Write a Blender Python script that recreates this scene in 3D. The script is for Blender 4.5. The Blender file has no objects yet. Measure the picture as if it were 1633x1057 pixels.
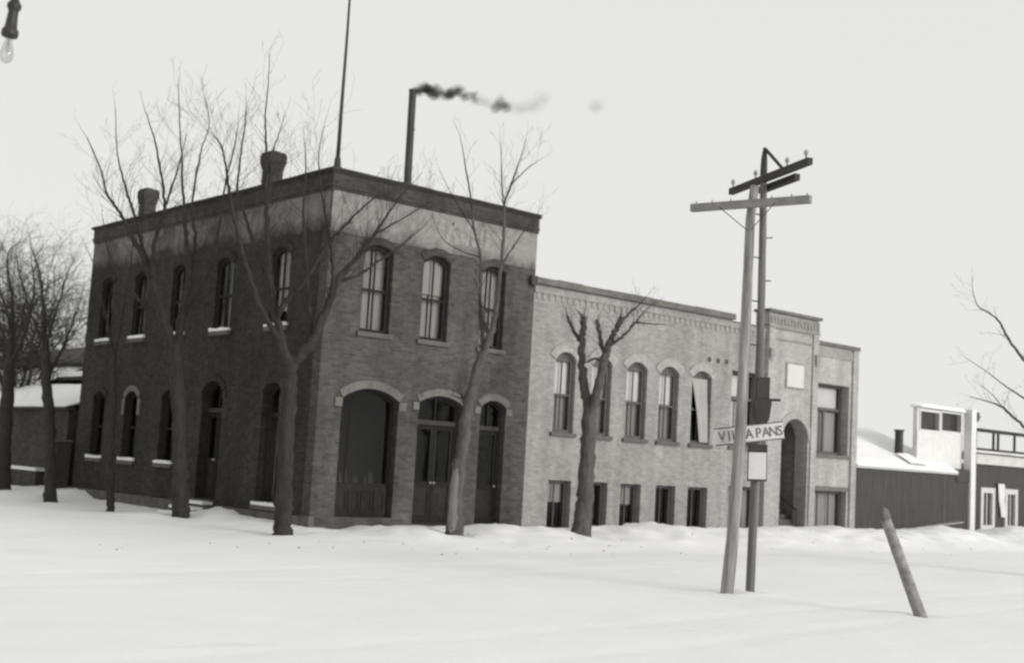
import bpy, bmesh, math, random
import numpy as np
from mathutils import Vector, Matrix
from mathutils.geometry import tessellate_polygon

random.seed(7)
S = bpy.context.scene
COL = S.collection
# ------------------------------------------------------------------ camera
# frame: origin at the street corner of the brick building, +X along its front, +Y along its side
cam_d = bpy.data.cameras.new('camera'); cam = bpy.data.objects.new('camera', cam_d); COL.objects.link(cam)
ax = [Vector((0.751518, -0.657207, 0.057445)), Vector((-0.112593, -0.041976, 0.992754)), Vector((0.650034, 0.75254, 0.105543))]
m = Matrix(((ax[0].x, ax[1].x, -ax[2].x, -16.545), (ax[0].y, ax[1].y, -ax[2].y, -26.200),
            (ax[0].z, ax[1].z, -ax[2].z, 1.9), (0, 0, 0, 1)))
cam.matrix_world = m
cam_d.sensor_width = 36; cam_d.lens = 36*2013.32/1633
cam_d.clip_start = .1; cam_d.clip_end = 1500
cam_d.dof.use_dof = True; cam_d.dof.focus_distance = 19; cam_d.dof.aperture_fstop = 1.25
S.camera = cam
# ------------------------------------------------------------------ sky and sun (pale overcast winter day)
sun_dir = Vector((.25, -.93, .25)).normalized()
W = bpy.data.worlds.new('World'); S.world = W; W.use_nodes = True
wn = W.node_tree.nodes; wl = W.node_tree.links; wn.clear()
sky = wn.new('ShaderNodeTexSky'); sky.sky_type = 'NISHITA'; sky.sun_disc = False
sky.sun_elevation = math.asin(sun_dir.z); sky.sun_rotation = math.atan2(sun_dir.x, sun_dir.y)
bw = wn.new('ShaderNodeRGBToBW'); wl.new(sky.outputs[0], bw.inputs[0])
mx = wn.new('ShaderNodeMix'); mx.data_type = 'RGBA'; mx.inputs['Factor'].default_value = .93   # the overcast layer
wl.new(bw.outputs[0], mx.inputs['A']); mx.inputs['B'].default_value = (8.42, 8.46, 8.22, 1)
bg = wn.new('ShaderNodeBackground'); bg.inputs['Strength'].default_value = .1
wl.new(mx.outputs['Result'], bg.inputs['Color'])
wo = wn.new('ShaderNodeOutputWorld'); wl.new(bg.outputs[0], wo.inputs[0])
sun_d = bpy.data.lights.new('sun', 'SUN'); sun_d.energy = 2.7; sun_d.angle = math.radians(24); sun_d.color = (1, .98, .95)
sun = bpy.data.objects.new('sun', sun_d); COL.objects.link(sun)
sun.rotation_euler = sun_dir.to_track_quat('Z', 'Y').to_euler(); sun.location = (0, -20, 30)
S.view_settings.view_transform = 'Standard'; S.view_settings.look = 'None'
S.view_settings.exposure = 0; S.view_settings.gamma = 1; S.view_settings.use_curve_mapping = False
S.render.engine = 'CYCLES'
S.cycles.filter_width = 2.5; S.cycles.use_denoising = True
S.cycles.volume_step_rate = 1; S.cycles.max_bounces = 8; S.cycles.transparent_max_bounces = 16

# ------------------------------------------------------------------ materials (the photograph is black and white: warm greys)
def grey(v):     # warm-toned print: darks lean brown, whites are neutral
    k = min(1, max(0, v/.75))**.6
    return (v, v*(.935+.063*k), v*(.86+.135*k), 1)
def new_mat(name):
    mt = bpy.data.materials.new(name); mt.use_nodes = True
    nt = mt.node_tree; return mt, nt.nodes, nt.links, nt.nodes['Principled BSDF']
def wall_coord(n, l):
    tc = n.new('ShaderNodeTexCoord'); sp = n.new('ShaderNodeSeparateXYZ'); l.new(tc.outputs['Object'], sp.inputs[0])
    ad = n.new('ShaderNodeMath'); ad.operation = 'ADD'; l.new(sp.outputs[0], ad.inputs[0]); l.new(sp.outputs[1], ad.inputs[1])
    cb = n.new('ShaderNodeCombineXYZ'); l.new(ad.outputs[0], cb.inputs[0]); l.new(sp.outputs[2], cb.inputs[1])
    return tc, sp, cb
def ramp(n, l, src, p0, c0, p1, c1):
    r = n.new('ShaderNodeValToRGB'); e = r.color_ramp.elements
    e[0].position = p0; e[0].color = c0; e[1].position = p1; e[1].color = c1
    l.new(src, r.inputs[0]); return r
def mixc(n, l, mode, fac, a, b):
    x = n.new('ShaderNodeMix'); x.data_type = 'RGBA'; x.blend_type = mode
    for k, v in (('Factor', fac), ('A', a), ('B', b)):
        if hasattr(v, 'default_value'): l.new(v, x.inputs[k])
        else: x.inputs[k].default_value = v
    return x.outputs['Result']
def noise(n, l, vec, scale, detail=5, rough=.6, stretch=None):
    t = n.new('ShaderNodeTexNoise'); t.inputs['Scale'].default_value = scale
    t.inputs['Detail'].default_value = detail; t.inputs['Roughness'].default_value = rough
    if stretch:
        mp = n.new('ShaderNodeMapping'); mp.inputs['Scale'].default_value = stretch
        l.new(vec, mp.inputs['Vector']); vec = mp.outputs[0]
    l.new(vec, t.inputs['Vector']); return t.outputs['Fac']
def brick_colour(n, l, base, mort, spread, stain=(.66, 1.22), grain=(.75, 1.22), size=(.225, .078)):
    tc, sp, cb = wall_coord(n, l)
    b = n.new('ShaderNodeTexBrick'); l.new(cb.outputs[0], b.inputs['Vector'])
    b.inputs['Scale'].default_value = 1; b.inputs['Brick Width'].default_value = size[0]; b.inputs['Row Height'].default_value = size[1]
    b.inputs['Mortar Size'].default_value = .0085; b.inputs['Mortar Smooth'].default_value = .3
    b.inputs['Color1'].default_value = grey(base*(1-spread)); b.inputs['Color2'].default_value = grey(base*(1+spread))
    b.inputs['Mortar'].default_value = grey(mort)
    big = ramp(n, l, noise(n, l, tc.outputs['Object'], .55, 7, .65), .3, (stain[0],)*3+(1,), .7, (stain[1],)*3+(1,))
    fine = ramp(n, l, noise(n, l, tc.outputs['Object'], 5, 4, .7), .3, (grain[0],)*3+(1,), .7, (grain[1],)*3+(1,))
    strk = ramp(n, l, noise(n, l, cb.outputs[0], 1, 5, .6, (2.6, .22, 1)), .35, (.8, .8, .8, 1), .65, (1.1, 1.1, 1.1, 1))
    c = mixc(n, l, 'MULTIPLY', 1.0, b.outputs['Color'], big.outputs[0])
    c = mixc(n, l, 'MULTIPLY', 1.0, c, fine.outputs[0]); c = mixc(n, l, 'MULTIPLY', .8, c, strk.outputs[0])
    bp = n.new('ShaderNodeBump'); bp.inputs['Strength'].default_value = .7; bp.inputs['Distance'].default_value = .012
    inv = n.new('ShaderNodeMath'); inv.operation = 'SUBTRACT'; inv.inputs[0].default_value = 1; l.new(b.outputs['Fac'], inv.inputs[1])
    l.new(inv.outputs[0], bp.inputs['Height'])
    return c, bp, tc, sp, cb
def brick_mat(name, base, mort, spread=.25, stain=(.66, 1.22), grain=(.75, 1.22), size=(.225, .078)):
    mt, n, l, p = new_mat(name)
    c, bp, *_ = brick_colour(n, l, base, mort, spread, stain, grain, size)
    l.new(c, p.inputs['Base Color']); l.new(bp.outputs[0], p.inputs['Normal']); p.inputs['Roughness'].default_value = .9
    p.inputs['Specular IOR Level'].default_value = .2
    return mt
def limewash_mat(name, base, mort, pale, cover, z0, z1, patch=.7):
    """worn limewash over brick: flakes off in patches, most along its upper and lower edge"""
    mt, n, l, p = new_mat(name)
    c, bp, tc, sp, cb = brick_colour(n, l, base, mort, .25)
    nz0 = noise(n, l, tc.outputs['Object'], 1.6, 8, .74); nz1 = noise(n, l, tc.outputs['Object'], patch, 3, .5)
    nzm = n.new('ShaderNodeMath'); nzm.operation = 'MULTIPLY_ADD'; l.new(nz1, nzm.inputs[0]); nzm.inputs[1].default_value = .9; nzm.inputs[2].default_value = -.45
    nza = n.new('ShaderNodeMath'); nza.operation = 'ADD'; l.new(nz0, nza.inputs[0]); l.new(nzm.outputs[0], nza.inputs[1]); nz = nza.outputs[0]
    st = noise(n, l, cb.outputs[0], 1, 5, .65, (4.5, .6, 1))
    edge = n.new('ShaderNodeMapRange'); l.new(sp.outputs[2], edge.inputs['Value'])
    edge.inputs['From Min'].default_value = z0; edge.inputs['From Max'].default_value = z0+.42
    edge.inputs['To Min'].default_value = -.32; edge.inputs['To Max'].default_value = .0
    a = n.new('ShaderNodeMath'); a.operation = 'ADD'; l.new(nz, a.inputs[0]); l.new(edge.outputs[0], a.inputs[1])
    b = n.new('ShaderNodeMath'); b.operation = 'MULTIPLY_ADD'; l.new(st, b.inputs[0]); b.inputs[1].default_value = .35; l.new(a.outputs[0], b.inputs[2])
    k = ramp(n, l, b.outputs[0], .67-cover-.24, (0, 0, 0, 1), .67-cover+.24, (1, 1, 1, 1))
    pc = ramp(n, l, noise(n, l, tc.outputs['Object'], 4, 5, .7), .3, grey(pale*.7), .7, grey(pale*1.15))
    l.new(mixc(n, l, 'MIX', k.outputs[0], c, pc.outputs[0]), p.inputs['Base Color'])
    l.new(bp.outputs[0], p.inputs['Normal']); p.inputs['Roughness'].default_value = .92; p.inputs['Specular IOR Level'].default_value = .2
    return mt
def plain_mat(name, v, rough=.7, var=.25, scale=4, stretch=None, bump=.0, spec=.3, metal=0):
    mt, n, l, p = new_mat(name)
    tc = n.new('ShaderNodeTexCoord')
    f = noise(n, l, tc.outputs['Object'], scale, 6, .65, stretch)
    r = ramp(n, l, f, .28, grey(v*(1-var)), .72, grey(v*(1+var)))
    l.new(r.outputs[0], p.inputs['Base Color']); p.inputs['Roughness'].default_value = rough
    p.inputs['Specular IOR Level'].default_value = spec; p.inputs['Metallic'].default_value = metal
    if bump:
        b = n.new('ShaderNodeBump'); b.inputs['Strength'].default_value = .8; b.inputs['Distance'].default_value = bump
        l.new(f, b.inputs['Height']); l.new(b.outputs[0], p.inputs['Normal'])
    return mt
def snow_mat(name, v):
    mt, n, l, p = new_mat(name)
    tc = n.new('ShaderNodeTexCoord')
    f1 = noise(n, l, tc.outputs['Object'], .28, 6, .6); f2 = noise(n, l, tc.outputs['Object'], 6, 6, .65)
    r = ramp(n, l, f1, .3, grey(v*.965), .6, grey(v*1.015))
    # thin grey dirt along old ruts
    dirt = ramp(n, l, noise(n, l, tc.outputs['Object'], 1, 7, .68, (.33, 1.7, 1)), .60, (1, 1, 1, 1), .76, (.87, .865, .86, 1))
    l.new(mixc(n, l, 'MULTIPLY', 1.0, r.outputs[0], dirt.outputs[0]), p.inputs['Base Color'])
    p.inputs['Roughness'].default_value = .75; p.inputs['Specular IOR Level'].default_value = .25
    b = n.new('ShaderNodeBump'); b.inputs['Strength'].default_value = .4; b.inputs['Distance'].default_value = .02
    l.new(f2, b.inputs['Height']); l.new(b.outputs[0], p.inputs['Normal'])
    return mt
def glass_mat(name, refl=1.0):
    mt, n, l, p = new_mat(name); n.remove(p)
    o = n['Material Output']
    tr = n.new('ShaderNodeBsdfTransparent'); tr.inputs[0].default_value = grey(.82)
    gl = n.new('ShaderNodeBsdfGlossy'); gl.inputs['Roughness'].default_value = .04; gl.inputs[0].default_value = grey(.9*refl)
    tc = n.new('ShaderNodeTexCoord'); b = n.new('ShaderNodeBump'); b.inputs['Strength'].default_value = .08; b.inputs['Distance'].default_value = .01
    l.new(noise(n, l, tc.outputs['Object'], 2.2, 2, .5), b.inputs['Height']); l.new(b.outputs[0], gl.inputs['Normal'])
    ge = n.new('ShaderNodeNewGeometry'); dt = n.new('ShaderNodeVectorMath'); dt.operation = 'DOT_PRODUCT'
    l.new(ge.outputs['Incoming'], dt.inputs[0]); l.new(ge.outputs['Normal'], dt.inputs[1])
    ab = n.new('ShaderNodeMath'); ab.operation = 'ABSOLUTE'; l.new(dt.outputs['Value'], ab.inputs[0])
    iv = n.new('ShaderNodeMath'); iv.operation = 'SUBTRACT'; iv.inputs[0].default_value = 1; l.new(ab.outputs[0], iv.inputs[1])
    pw = n.new('ShaderNodeMath'); pw.operation = 'POWER'; pw.inputs[1].default_value = 5; l.new(iv.outputs[0], pw.inputs[0])
    fr = n.new('ShaderNodeMath'); fr.operation = 'MULTIPLY_ADD'; fr.inputs[1].default_value = .8; fr.inputs[2].default_value = .026; l.new(pw.outputs[0], fr.inputs[0])
    ms = n.new('ShaderNodeMixShader'); l.new(fr.outputs[0], ms.inputs[0]); l.new(tr.outputs[0], ms.inputs[1]); l.new(gl.outputs[0], ms.inputs[2])
    l.new(ms.outputs[0], o.inputs[0]); return mt

M = dict(
    brick=brick_mat('dark_brick', .074, .09, .22), brick_side=brick_mat('shaded_side_brick', .035, .045, .25), brick2=brick_mat('light_brick',   .262, .33, .15, (.84, 1.08), (.86, 1.1), (.21, .07)),  # side brick: front brick with the side wall's shade put into its colour
    brick3=brick_mat('pale_brick', .355, .41, .12, (.86, 1.08), (.9, 1.06), (.21, .07)), brick4=brick_mat('shed_brick', .05, .07),
    corn=brick_mat('cornice_brick', .058, .07, .2), corn_side=brick_mat('shaded_arch_brick', .036, .045, .2), hood=plain_mat('painted_arch', .13, .9, .3, 5, bump=.004),  # side arches darkened with the wall, shade painted in
    hood2=plain_mat('arch_brick', .31, .9, .25, 6, bump=.004),
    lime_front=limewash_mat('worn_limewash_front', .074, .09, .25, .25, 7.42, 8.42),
    lime_side=limewash_mat('worn_limewash_side', .035, .045, .21, .07, 7.45, 8.42, .42),  # worn limewash over the brick that has shade in its colour
    lime_stroke=limewash_mat('faded_paint', .18, .2, .30, .2, 7.3, 8.42),
    stone=plain_mat('foundation_stone', .10, .95, .35, 3, bump=.02), sill=plain_mat('stone_sill', .10, .9, .25, 5),
    coping=plain_mat('dark_coping', .045, .8, .3, 3, spec=.12), coping2=plain_mat('grey_coping', .12, .8, .35, 3),
    frame=plain_mat('dark_painted_wood', .026, .8, .3, 6, spec=.1), frame3=plain_mat('grey_brown_wood', .085, .6, .3, 6),
    frame2=plain_mat('brown_painted_wood', .045, .8, .3, 6, spec=.1),
    pale_wood=plain_mat('pale_painted_wood', .48, .6, .15, 5), white_wood=plain_mat('white_painted_boards', .6, .7, .07, 4),
    door=plain_mat('dark_door', .018, .8, .3, 5, spec=.1), board=plain_mat('dark_boards', .052, .8, .3, 2, (3, 3, .4)),
    curtain=plain_mat('pale_curtain', .33, .95, .12, 3, (6, 6, .5)), blind=plain_mat('window_blind', .66, .95, .06, 3),
    drape=plain_mat('grey_drape', .3, .95, .2, 3, (6, 6, .5)),
    drape2=plain_mat('dull_goods', .05, .9, .5, 9),
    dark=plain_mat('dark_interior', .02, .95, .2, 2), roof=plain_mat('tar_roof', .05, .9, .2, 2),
    snow=snow_mat('snow', .79), glass=glass_mat('window_glass'),
    bark=plain_mat('bark', .03, .95, .45, 9, (1, 1, .25), bump=.03), bark_far=plain_mat('far_bark', .035, .95, .3, 5),
    bark_pale=plain_mat('grey_bark', .075, .95, .4, 9, (1, 1, .25), bump=.03),
    bark_mid=plain_mat('brown_bark', .075, .95, .45, 9, (1, 1, .25), bump=.03),
    clod=plain_mat('frozen_dirt', .26, .9, .4, 20),
    twig=plain_mat('twig', .03, .95, .3, 5), scar=plain_mat('bare_wood', .165, .9, .25, 7, (1, 1, .2)),
    pole=plain_mat('weathered_pole', .23, .9, .6, 7, (1.6, 1.6, .12), bump=.012),
    pole2=plain_mat('dark_pole', .14, .9, .42, 7, (1.6, 1.6, .12), bump=.012),
    post=plain_mat('weathered_post', .22, .9, .4, 9, bump=.01),
    arm=plain_mat('grey_crossarm', .22, .9, .25, 5), arm2=plain_mat('dark_crossarm', .045, .9, .3, 5),
    iron=plain_mat('dark_iron', .03, .5, .3, 5), stack=plain_mat('sooty_iron', .04, .7, .35, 3, (1, 1, .3)),
    board_white=plain_mat('sign_white', .56, .7, .06, 6), ink=plain_mat('black_paint', .12, .7, .1, 6), paper=plain_mat('white_paper', .54, .8, .04, 6),
    insul=plain_mat('insulator_glass', .32, .2, .1, 8), plaque=plain_mat('white_stone', .5, .8, .05, 4),
)

# ------------------------------------------------------------------ helpers
class MB:
    def __init__(s): s.v = []; s.f = []
    def add(s, vs, fs):
        o = len(s.v); s.v += [tuple(p) for p in vs]; s.f += [tuple(i+o for i in f) for f in fs]; return s
    def box(s, x0, y0, z0, x1, y1, z1):
        x0, x1 = sorted((x0, x1)); y0, y1 = sorted((y0, y1)); z0, z1 = sorted((z0, z1))
        return s.add([(x0,y0,z0),(x1,y0,z0),(x1,y1,z0),(x0,y1,z0),(x0,y0,z1),(x1,y0,z1),(x1,y1,z1),(x0,y1,z1)],
              [(3,2,1,0),(4,5,6,7),(0,1,5,4),(1,2,6,5),(2,3,7,6),(3,0,4,7)])
    def mbox(s, F, u0, u1, d0, d1, z0, z1):     # box in wall coordinates
        a = F(u0, d0, z0); b = F(u1, d1, z1); return s.box(*a, *b)
    def obox(s, c, ex, ey, ez):                 # oriented box: centre and half-axis vectors
        c = Vector(c); P = [c + ex*a + ey*b + ez*d for d in (-1, 1) for a, b in ((-1,-1),(1,-1),(1,1),(-1,1))]
        return s.add(P, [(3,2,1,0),(4,5,6,7),(0,1,5,4),(1,2,6,5),(2,3,7,6),(3,0,4,7)])
    def slab(s, F, outer, holes, d0, d1):       # wall slab with openings
        loops = [outer] + holes
        flat = [p for L in loops for p in L]
        tris = tessellate_polygon([[Vector((p[0], p[1], 0)) for p in L] for L in loops])
        n = len(flat); o = []
        vs = [F(u, d0, z) for u, z in flat] + [F(u, d1, z) for u, z in flat]
        for t in tris: o.append(tuple(t)); o.append(tuple(i+n for i in reversed(t)))
        k = 0
        for L in loops:
            q = len(L)
            for i in range(q):
                j = (i+1) % q; o.append((k+i, k+j, k+j+n, k+i+n))
            k += q
        return s.add(vs, o)
    def ring(s, F, outer, inner, d0, d1):       # frame between two outlines with equal point count
        n = len(outer)
        vs = [F(u,d0,z) for u,z in outer]+[F(u,d0,z) for u,z in inner]+[F(u,d1,z) for u,z in outer]+[F(u,d1,z) for u,z in inner]
        fs = []
        for i in range(n):
            j = (i+1) % n
            fs += [(i,j,n+j,n+i),(2*n+j,2*n+i,3*n+i,3*n+j),(n+i,n+j,3*n+j,3*n+i),(j,i,2*n+i,2*n+j)]
        return s.add(vs, fs)
    def face(s, F, loop, d): return s.add([F(u, d, z) for u, z in loop], [tuple(range(len(loop)))])
    def tube(s, pts, rad, sides=8, caps=True, rough=0):
        pts = [Vector(p) for p in pts]; n = len(pts); o = len(s.v); up = None
        for i, p in enumerate(pts):
            t = (pts[min(i+1, n-1)] - pts[max(i-1, 0)])
            if t.length < 1e-6: t = Vector((0,0,1))
            t.normalize()
            if up is None: up = t.orthogonal().normalized()
            up = (up - t*up.dot(t)); up = up.normalized() if up.length > 1e-5 else t.orthogonal().normalized()
            b = t.cross(up)
            for k in range(sides):
                a = 2*math.pi*k/sides; s.v.append(tuple(p + (up*math.cos(a) + b*math.sin(a))*rad[i]*(1+(random.gauss(0, rough) if rough else 0))))
        for i in range(n-1):
            for k in range(sides):
                k2 = (k+1) % sides; s.f.append((o+i*sides+k, o+i*sides+k2, o+(i+1)*sides+k2, o+(i+1)*sides+k))
        if caps:
            s.f.append(tuple(o+k for k in range(sides))[::-1]); s.f.append(tuple(o+(n-1)*sides+k for k in range(sides)))
        return s
    def lathe(s, c, prof, sides=16, axis=Vector((0,0,1))):
        axis = axis.normalized(); return s.tube([Vector(c)+axis*h for r, h in prof], [max(r, 1e-4) for r, h in prof], sides)
    def build(s, name, mat, parent=None, smooth=False, fix=True):
        me = bpy.data.meshes.new(name); me.from_pydata(s.v, [], s.f)
        if fix:
            bm = bmesh.new(); bm.from_mesh(me); bmesh.ops.recalc_face_normals(bm, faces=bm.faces); bm.to_mesh(me); bm.free()
        if smooth: me.polygons.foreach_set('use_smooth', [True]*len(me.polygons))
        me.materials.append(M[mat] if isinstance(mat, str) else mat); me.update()
        o = bpy.data.objects.new(name, me); COL.objects.link(o)
        if parent: adopt(o, parent)
        return o
def world(o):
    return o.matrix_basis.copy() if not o.parent else world(o.parent) @ o.matrix_parent_inverse @ o.matrix_basis
def adopt(o, p): o.parent = p; o.matrix_parent_inverse = world(p).inverted()
def thing(name, label, cat, loc=(0,0,0), group=None):
    o = bpy.data.objects.new(name, None); o.empty_display_size = .3; COL.objects.link(o); o.location = loc
    return tag(o, label, cat, group)
def tag(o, label=None, cat=None, group=None, kind=None):
    for k, v in (('label', label), ('category', cat), ('group', group), ('kind', kind)):
        if v: o[k] = v
    return o
FRONT = lambda u, d, z: (u, d, z)
SIDE = lambda u, d, z: (d, u, z)
def front_at(y): return lambda u, d, z: (u, y+d, z)
def side_at(x): return lambda u, d, z: (x+d, u, z)
def rect(u0, u1, z0, z1): return [(u0,z0),(u1,z0),(u1,z1),(u0,z1)]
def arch(u0, u1, z0, zs, zt, n=12):
    """opening outline: jambs to the spring line zs, segmental arch with its crown at zt"""
    if zt-zs < .01: return rect(u0, u1, z0, zs)
    a = (u1-u0)/2; h = zt-zs; R = (a*a+h*h)/(2*h); c = (u0+u1)/2; cz = zt-R
    t = math.asin(min(1, a/R)) if h <= a else math.pi/2
    return [(u0,z0),(u1,z0)] + [(c+R*math.sin(q), cz+R*math.cos(q)) for q in [t-2*t*i/n for i in range(n+1)]]
def inset(L, w):
    c = [sum(p[k] for p in L)/len(L) for k in (0,1)]
    u0 = min(p[0] for p in L); u1 = max(p[0] for p in L); z0 = min(p[1] for p in L); z1 = max(p[1] for p in L)
    mu = (u0+u1)/2; mz = (z0+z1)/2; a = (u1-u0)/2; b = (z1-z0)/2
    return [(mu+(p[0]-mu)*(a-w)/a, mz+(p[1]-mz)*(b-w)/b) for p in L]
def hood(F, u0, u1, zs, zt, w, d0, d1, drop=0, n=15, gap=.08):
    """arch ring of separate wedges with open joints, with short drops at the ends"""
    b = MB(); a = (u1-u0)/2; h = zt-zs; R = (a*a+h*h)/(2*h); c = (u0+u1)/2; cz = zt-R; t = math.asin(min(1, a/R))
    for i in range(n):
        q0 = -t+2*t*(i+gap/2)/n; q1 = -t+2*t*(i+1-gap/2)/n; e = random.uniform(-.008, .008)
        P = [(c+r*math.sin(q), cz+r*math.cos(q)) for r, q in ((R+.004,q0),(R+.004,q1),(R+w+e,q1),(R+w+e,q0))]
        b.add([F(u,d0,z) for u,z in P]+[F(u,d1,z) for u,z in P], [(0,1,2,3),(7,6,5,4),(0,4,5,1),(1,5,6,2),(2,6,7,3),(3,7,4,0)])
    if drop:
        for s_, u in ((-1, u0), (1, u1)):
            b.mbox(F, u+s_*.004, u+s_*(w+.004), d0, d1, zs-drop, zs-.006)
    return b
def drape_mesh(F, u0, u1, d, z0, z1, fold=.03, n=14, skew=0.0):
    b = MB(); vs = []
    for j in range(5):
        z = z1+(z0-z1)*j/4
        for i in range(n+1):
            u = u0+(u1-u0)*i/n + skew*j/4*(1-i/n); vs.append(F(u, d+fold*math.sin(i*1.9+j*.25), z))
    return b.add(vs, [(j*(n+1)+i, j*(n+1)+i+1, (j+1)*(n+1)+i+1, (j+1)*(n+1)+i) for j in range(4) for i in range(n)])
def window(par, F, u0, u1, z0, zs, zt, dep=.14, fw=.07, frame='frame', rail=None, vbars=1, hbars=(), sill=None, snowy=False,
           blind=None, side_curtain=False, label=None, hoodmat=None, hw=.2, drop=0, hn=13, glass='glass', head=0):
    o = arch(u0+.004, u1-.004, z0+.004, zs, zt-.004); i = inset(o, fw)
    w = MB().ring(F, o, i, dep, dep+.09).build('window', frame, par)
    if label: w['label'] = label
    iz0 = z0+fw; iz1 = zt-fw
    bars = MB(); use = False
    if rail: bars.mbox(F, u0+fw-.01, u1-fw+.01, dep+.02, dep+.07, rail-.03, rail+.03); use = True
    for z in hbars: bars.mbox(F, u0+fw-.01, u1-fw+.01, dep+.015, dep+.075, z-.05, z+.05); use = True
    for k in range(vbars):
        u = u0+(u1-u0)*(k+1)/(vbars+1); bars.mbox(F, u-.016, u+.016, dep+.025, dep+.065, iz0-.01, iz1+.01); use = True
    if head:  # dark panel filling the arch head, stands in for shade under the reveal
        c = (u0+u1)/2
        bars.face(F, [p for p in inset(o, fw-.01) if p[1] >= zs-head-.001] + [(u0+fw-.01, zs-head), (u1-fw+.01, zs-head)], dep+.03)
    if use: bars.build('sash_bars', frame, w)
    MB().face(F, inset(o, fw-.012), dep+.05).build('pane', glass, w, fix=False)
    if sill:
        MB().mbox(F, u0-.09, u1+.09, -.075, .1, z0-.12, z0-.004).build('sill', sill, w)
        if snowy:
            s_ = MB(); n = 9; a = u0-.09; L = u1-u0+.18
            for q in range(n):
                s_.mbox(F, a+L*q/n, a+L*(q+1)/n-.002, -.085+random.uniform(0,.02), .1, z0-.003, z0+random.uniform(.055, .095))
            s_.build('sill_snow', 'snow', w)
    if blind:
        bz, bm_ = blind; MB().mbox(F, u0+.03, u1-.03, dep+.14, dep+.145, bz, zt-.02).build('blind', bm_, w)
    if side_curtain:
        L = (u1-u0)
        drape_mesh(F, u0+.04, u0+L*.47, dep+.2, z0+.05, zt-.03, skew=.0).build('curtain', side_curtain, w, smooth=True)
        drape_mesh(F, u0+L*.53, u1-.04, dep+.2, z0+.05, zt-.03).build('curtain', side_curtain, w, smooth=True)
    if hoodmat: hood(F, u0-.0, u1, zs, zt, hw, -.035, .1, drop, hn).build('arch_hood', hoodmat, w)
    return w
# ------------------------------------------------------------------ snow ground
def lattice(seed, n=64):
    return np.random.default_rng(seed).random((n, n))
def vnoise(x, y, sc, seed):
    L = lattice(seed); n = L.shape[0]; x = x*sc; y = y*sc
    xi = np.floor(x).astype(int); yi = np.floor(y).astype(int); fx = x-xi; fy = y-yi
    fx = fx*fx*(3-2*fx); fy = fy*fy*(3-2*fy)
    g = lambda a, b: L[(xi+a) % n, (yi+b) % n]
    return (g(0,0)*(1-fx)+g(1,0)*fx)*(1-fy) + (g(0,1)*(1-fx)+g(1,1)*fx)*fy - .5
def sstep(t): t = np.clip(t, 0, 1); return t*t*(3-2*t)
BX = [-9,-4,-1.2,.5,1.4,2.9,4.5,6.0,7.3,8.1,10,11.7,14.6,17.4,19.9,22.1,24.2,25.4,26.3,27.6,29.0,30.4,31.5,45,60]
BZ = [0,.02,.15,.15,.33,.30,.38,.36,.26,.36,.55,.42,.44,.51,.50,.46,.5,.65,.6,.24,.4,.66,.67,.5,.3]
LY = [-3,-1.2,.5,2.5,3.6,4.4,5.2,6.2,8,10,12.4,13.2,15,18.7,24,40]
LZ = [0,.12,.17,.22,.34,.36,.26,.06,.08,.10,.13,.34,.34,.2,.2,.2]
WELLS = [(2.48,-2.5),(6.7,-2.5),(-1.4,3.79),(-1.5,-1.32),(-1.6,12.04),(-1.5,7.91)]
def ground_z(x, y):
    x = np.asarray(x, float); y = np.asarray(y, float)
    h = np.interp(x, BX, BZ)
    p = np.where(y > -1.9, .62+.38*sstep((-y)/1.9), 1-sstep((-1.9-y)/3.6))
    zf = h*p*sstep((6-y)/3)
    k = np.interp(y, LY, LZ)
    q = 1-.45*sstep(-x/1.4); q = np.where(x < -1.4, .55*(1-sstep((-1.4-x)/2.6)), q); q = np.where(x > 0, 1, q)
    zl = np.where(x < .8, k*q, k*np.where(y > 14.6, 1, 0))
    z = np.maximum(zf, zl)
    near = 1-sstep((np.hypot(x-4, y-2)-18)/60)
    z = z + near*(.05*vnoise(x, y, .35, 1) + .018*vnoise(x, y, 1.1, 2) + .010*vnoise(x, y, 2.9, 3))
    bank = np.clip(z*3, 0, 1)
    z = z + bank*(.10*vnoise(x, y, 1.3, 5) + .085*vnoise(x, y, 3.1, 6) + .04*vnoise(x, y, 6.5, 8))
    # old wheel ruts curving along the street
    for off in (-7.2, -8.7, -14.5, -16.0):
        d = y - off - .9*np.sin(x*.13) ; z = z - near*.014*np.exp(-(d/.16)**2)
    for wx, wy in WELLS: z = z - .10*np.exp(-((x-wx)**2+(y-wy)**2)/.3)
    for px_, py_ in ((.267,-12.573),(.853,-12.594),(.998,-15.709)):
        r2 = (x-px_)**2+(y-py_)**2; z = z + .055*np.exp(-r2/.20) - .10*np.exp(-r2/.035)
    inside = (x > .12) & (x < 36) & (y > .12) & (y < 14.3)
    return np.where(inside, -.35, z)
def axis_pts(a, b, step, far):
    f = list(np.arange(a, b+1e-6, step)); lo = []; hi = []; d = step*2; v = a
    while v > -far: v -= d; lo.append(v); d *= 1.45
    d = step*2; v = b
    while v < far: v += d; hi.append(v); d *= 1.45
    return np.array(lo[::-1]+f+hi)
gx = axis_pts(-22, 38, .16, 500); gy = axis_pts(-27, 18, .16, 500)
XX, YY = np.meshgrid(gx, gy, indexing='ij'); ZZ = ground_z(XX, YY)
vs = np.stack([XX, YY, ZZ], -1).reshape(-1, 3)
ny = len(gy); I, J = np.meshgrid(np.arange(len(gx)-1), np.arange(ny-1), indexing='ij'); a = (I*ny+J).ravel()
fs = np.stack([a, a+ny, a+ny+1, a+1], 1)
me = bpy.data.meshes.new('snow_ground'); me.from_pydata(vs.tolist(), [], fs.tolist()); me.polygons.foreach_set('use_smooth', [True]*len(me.polygons))
me.materials.append(M['snow']); g = bpy.data.objects.new('snow_ground', me); COL.objects.link(g); tag(g, kind='structure')

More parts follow.
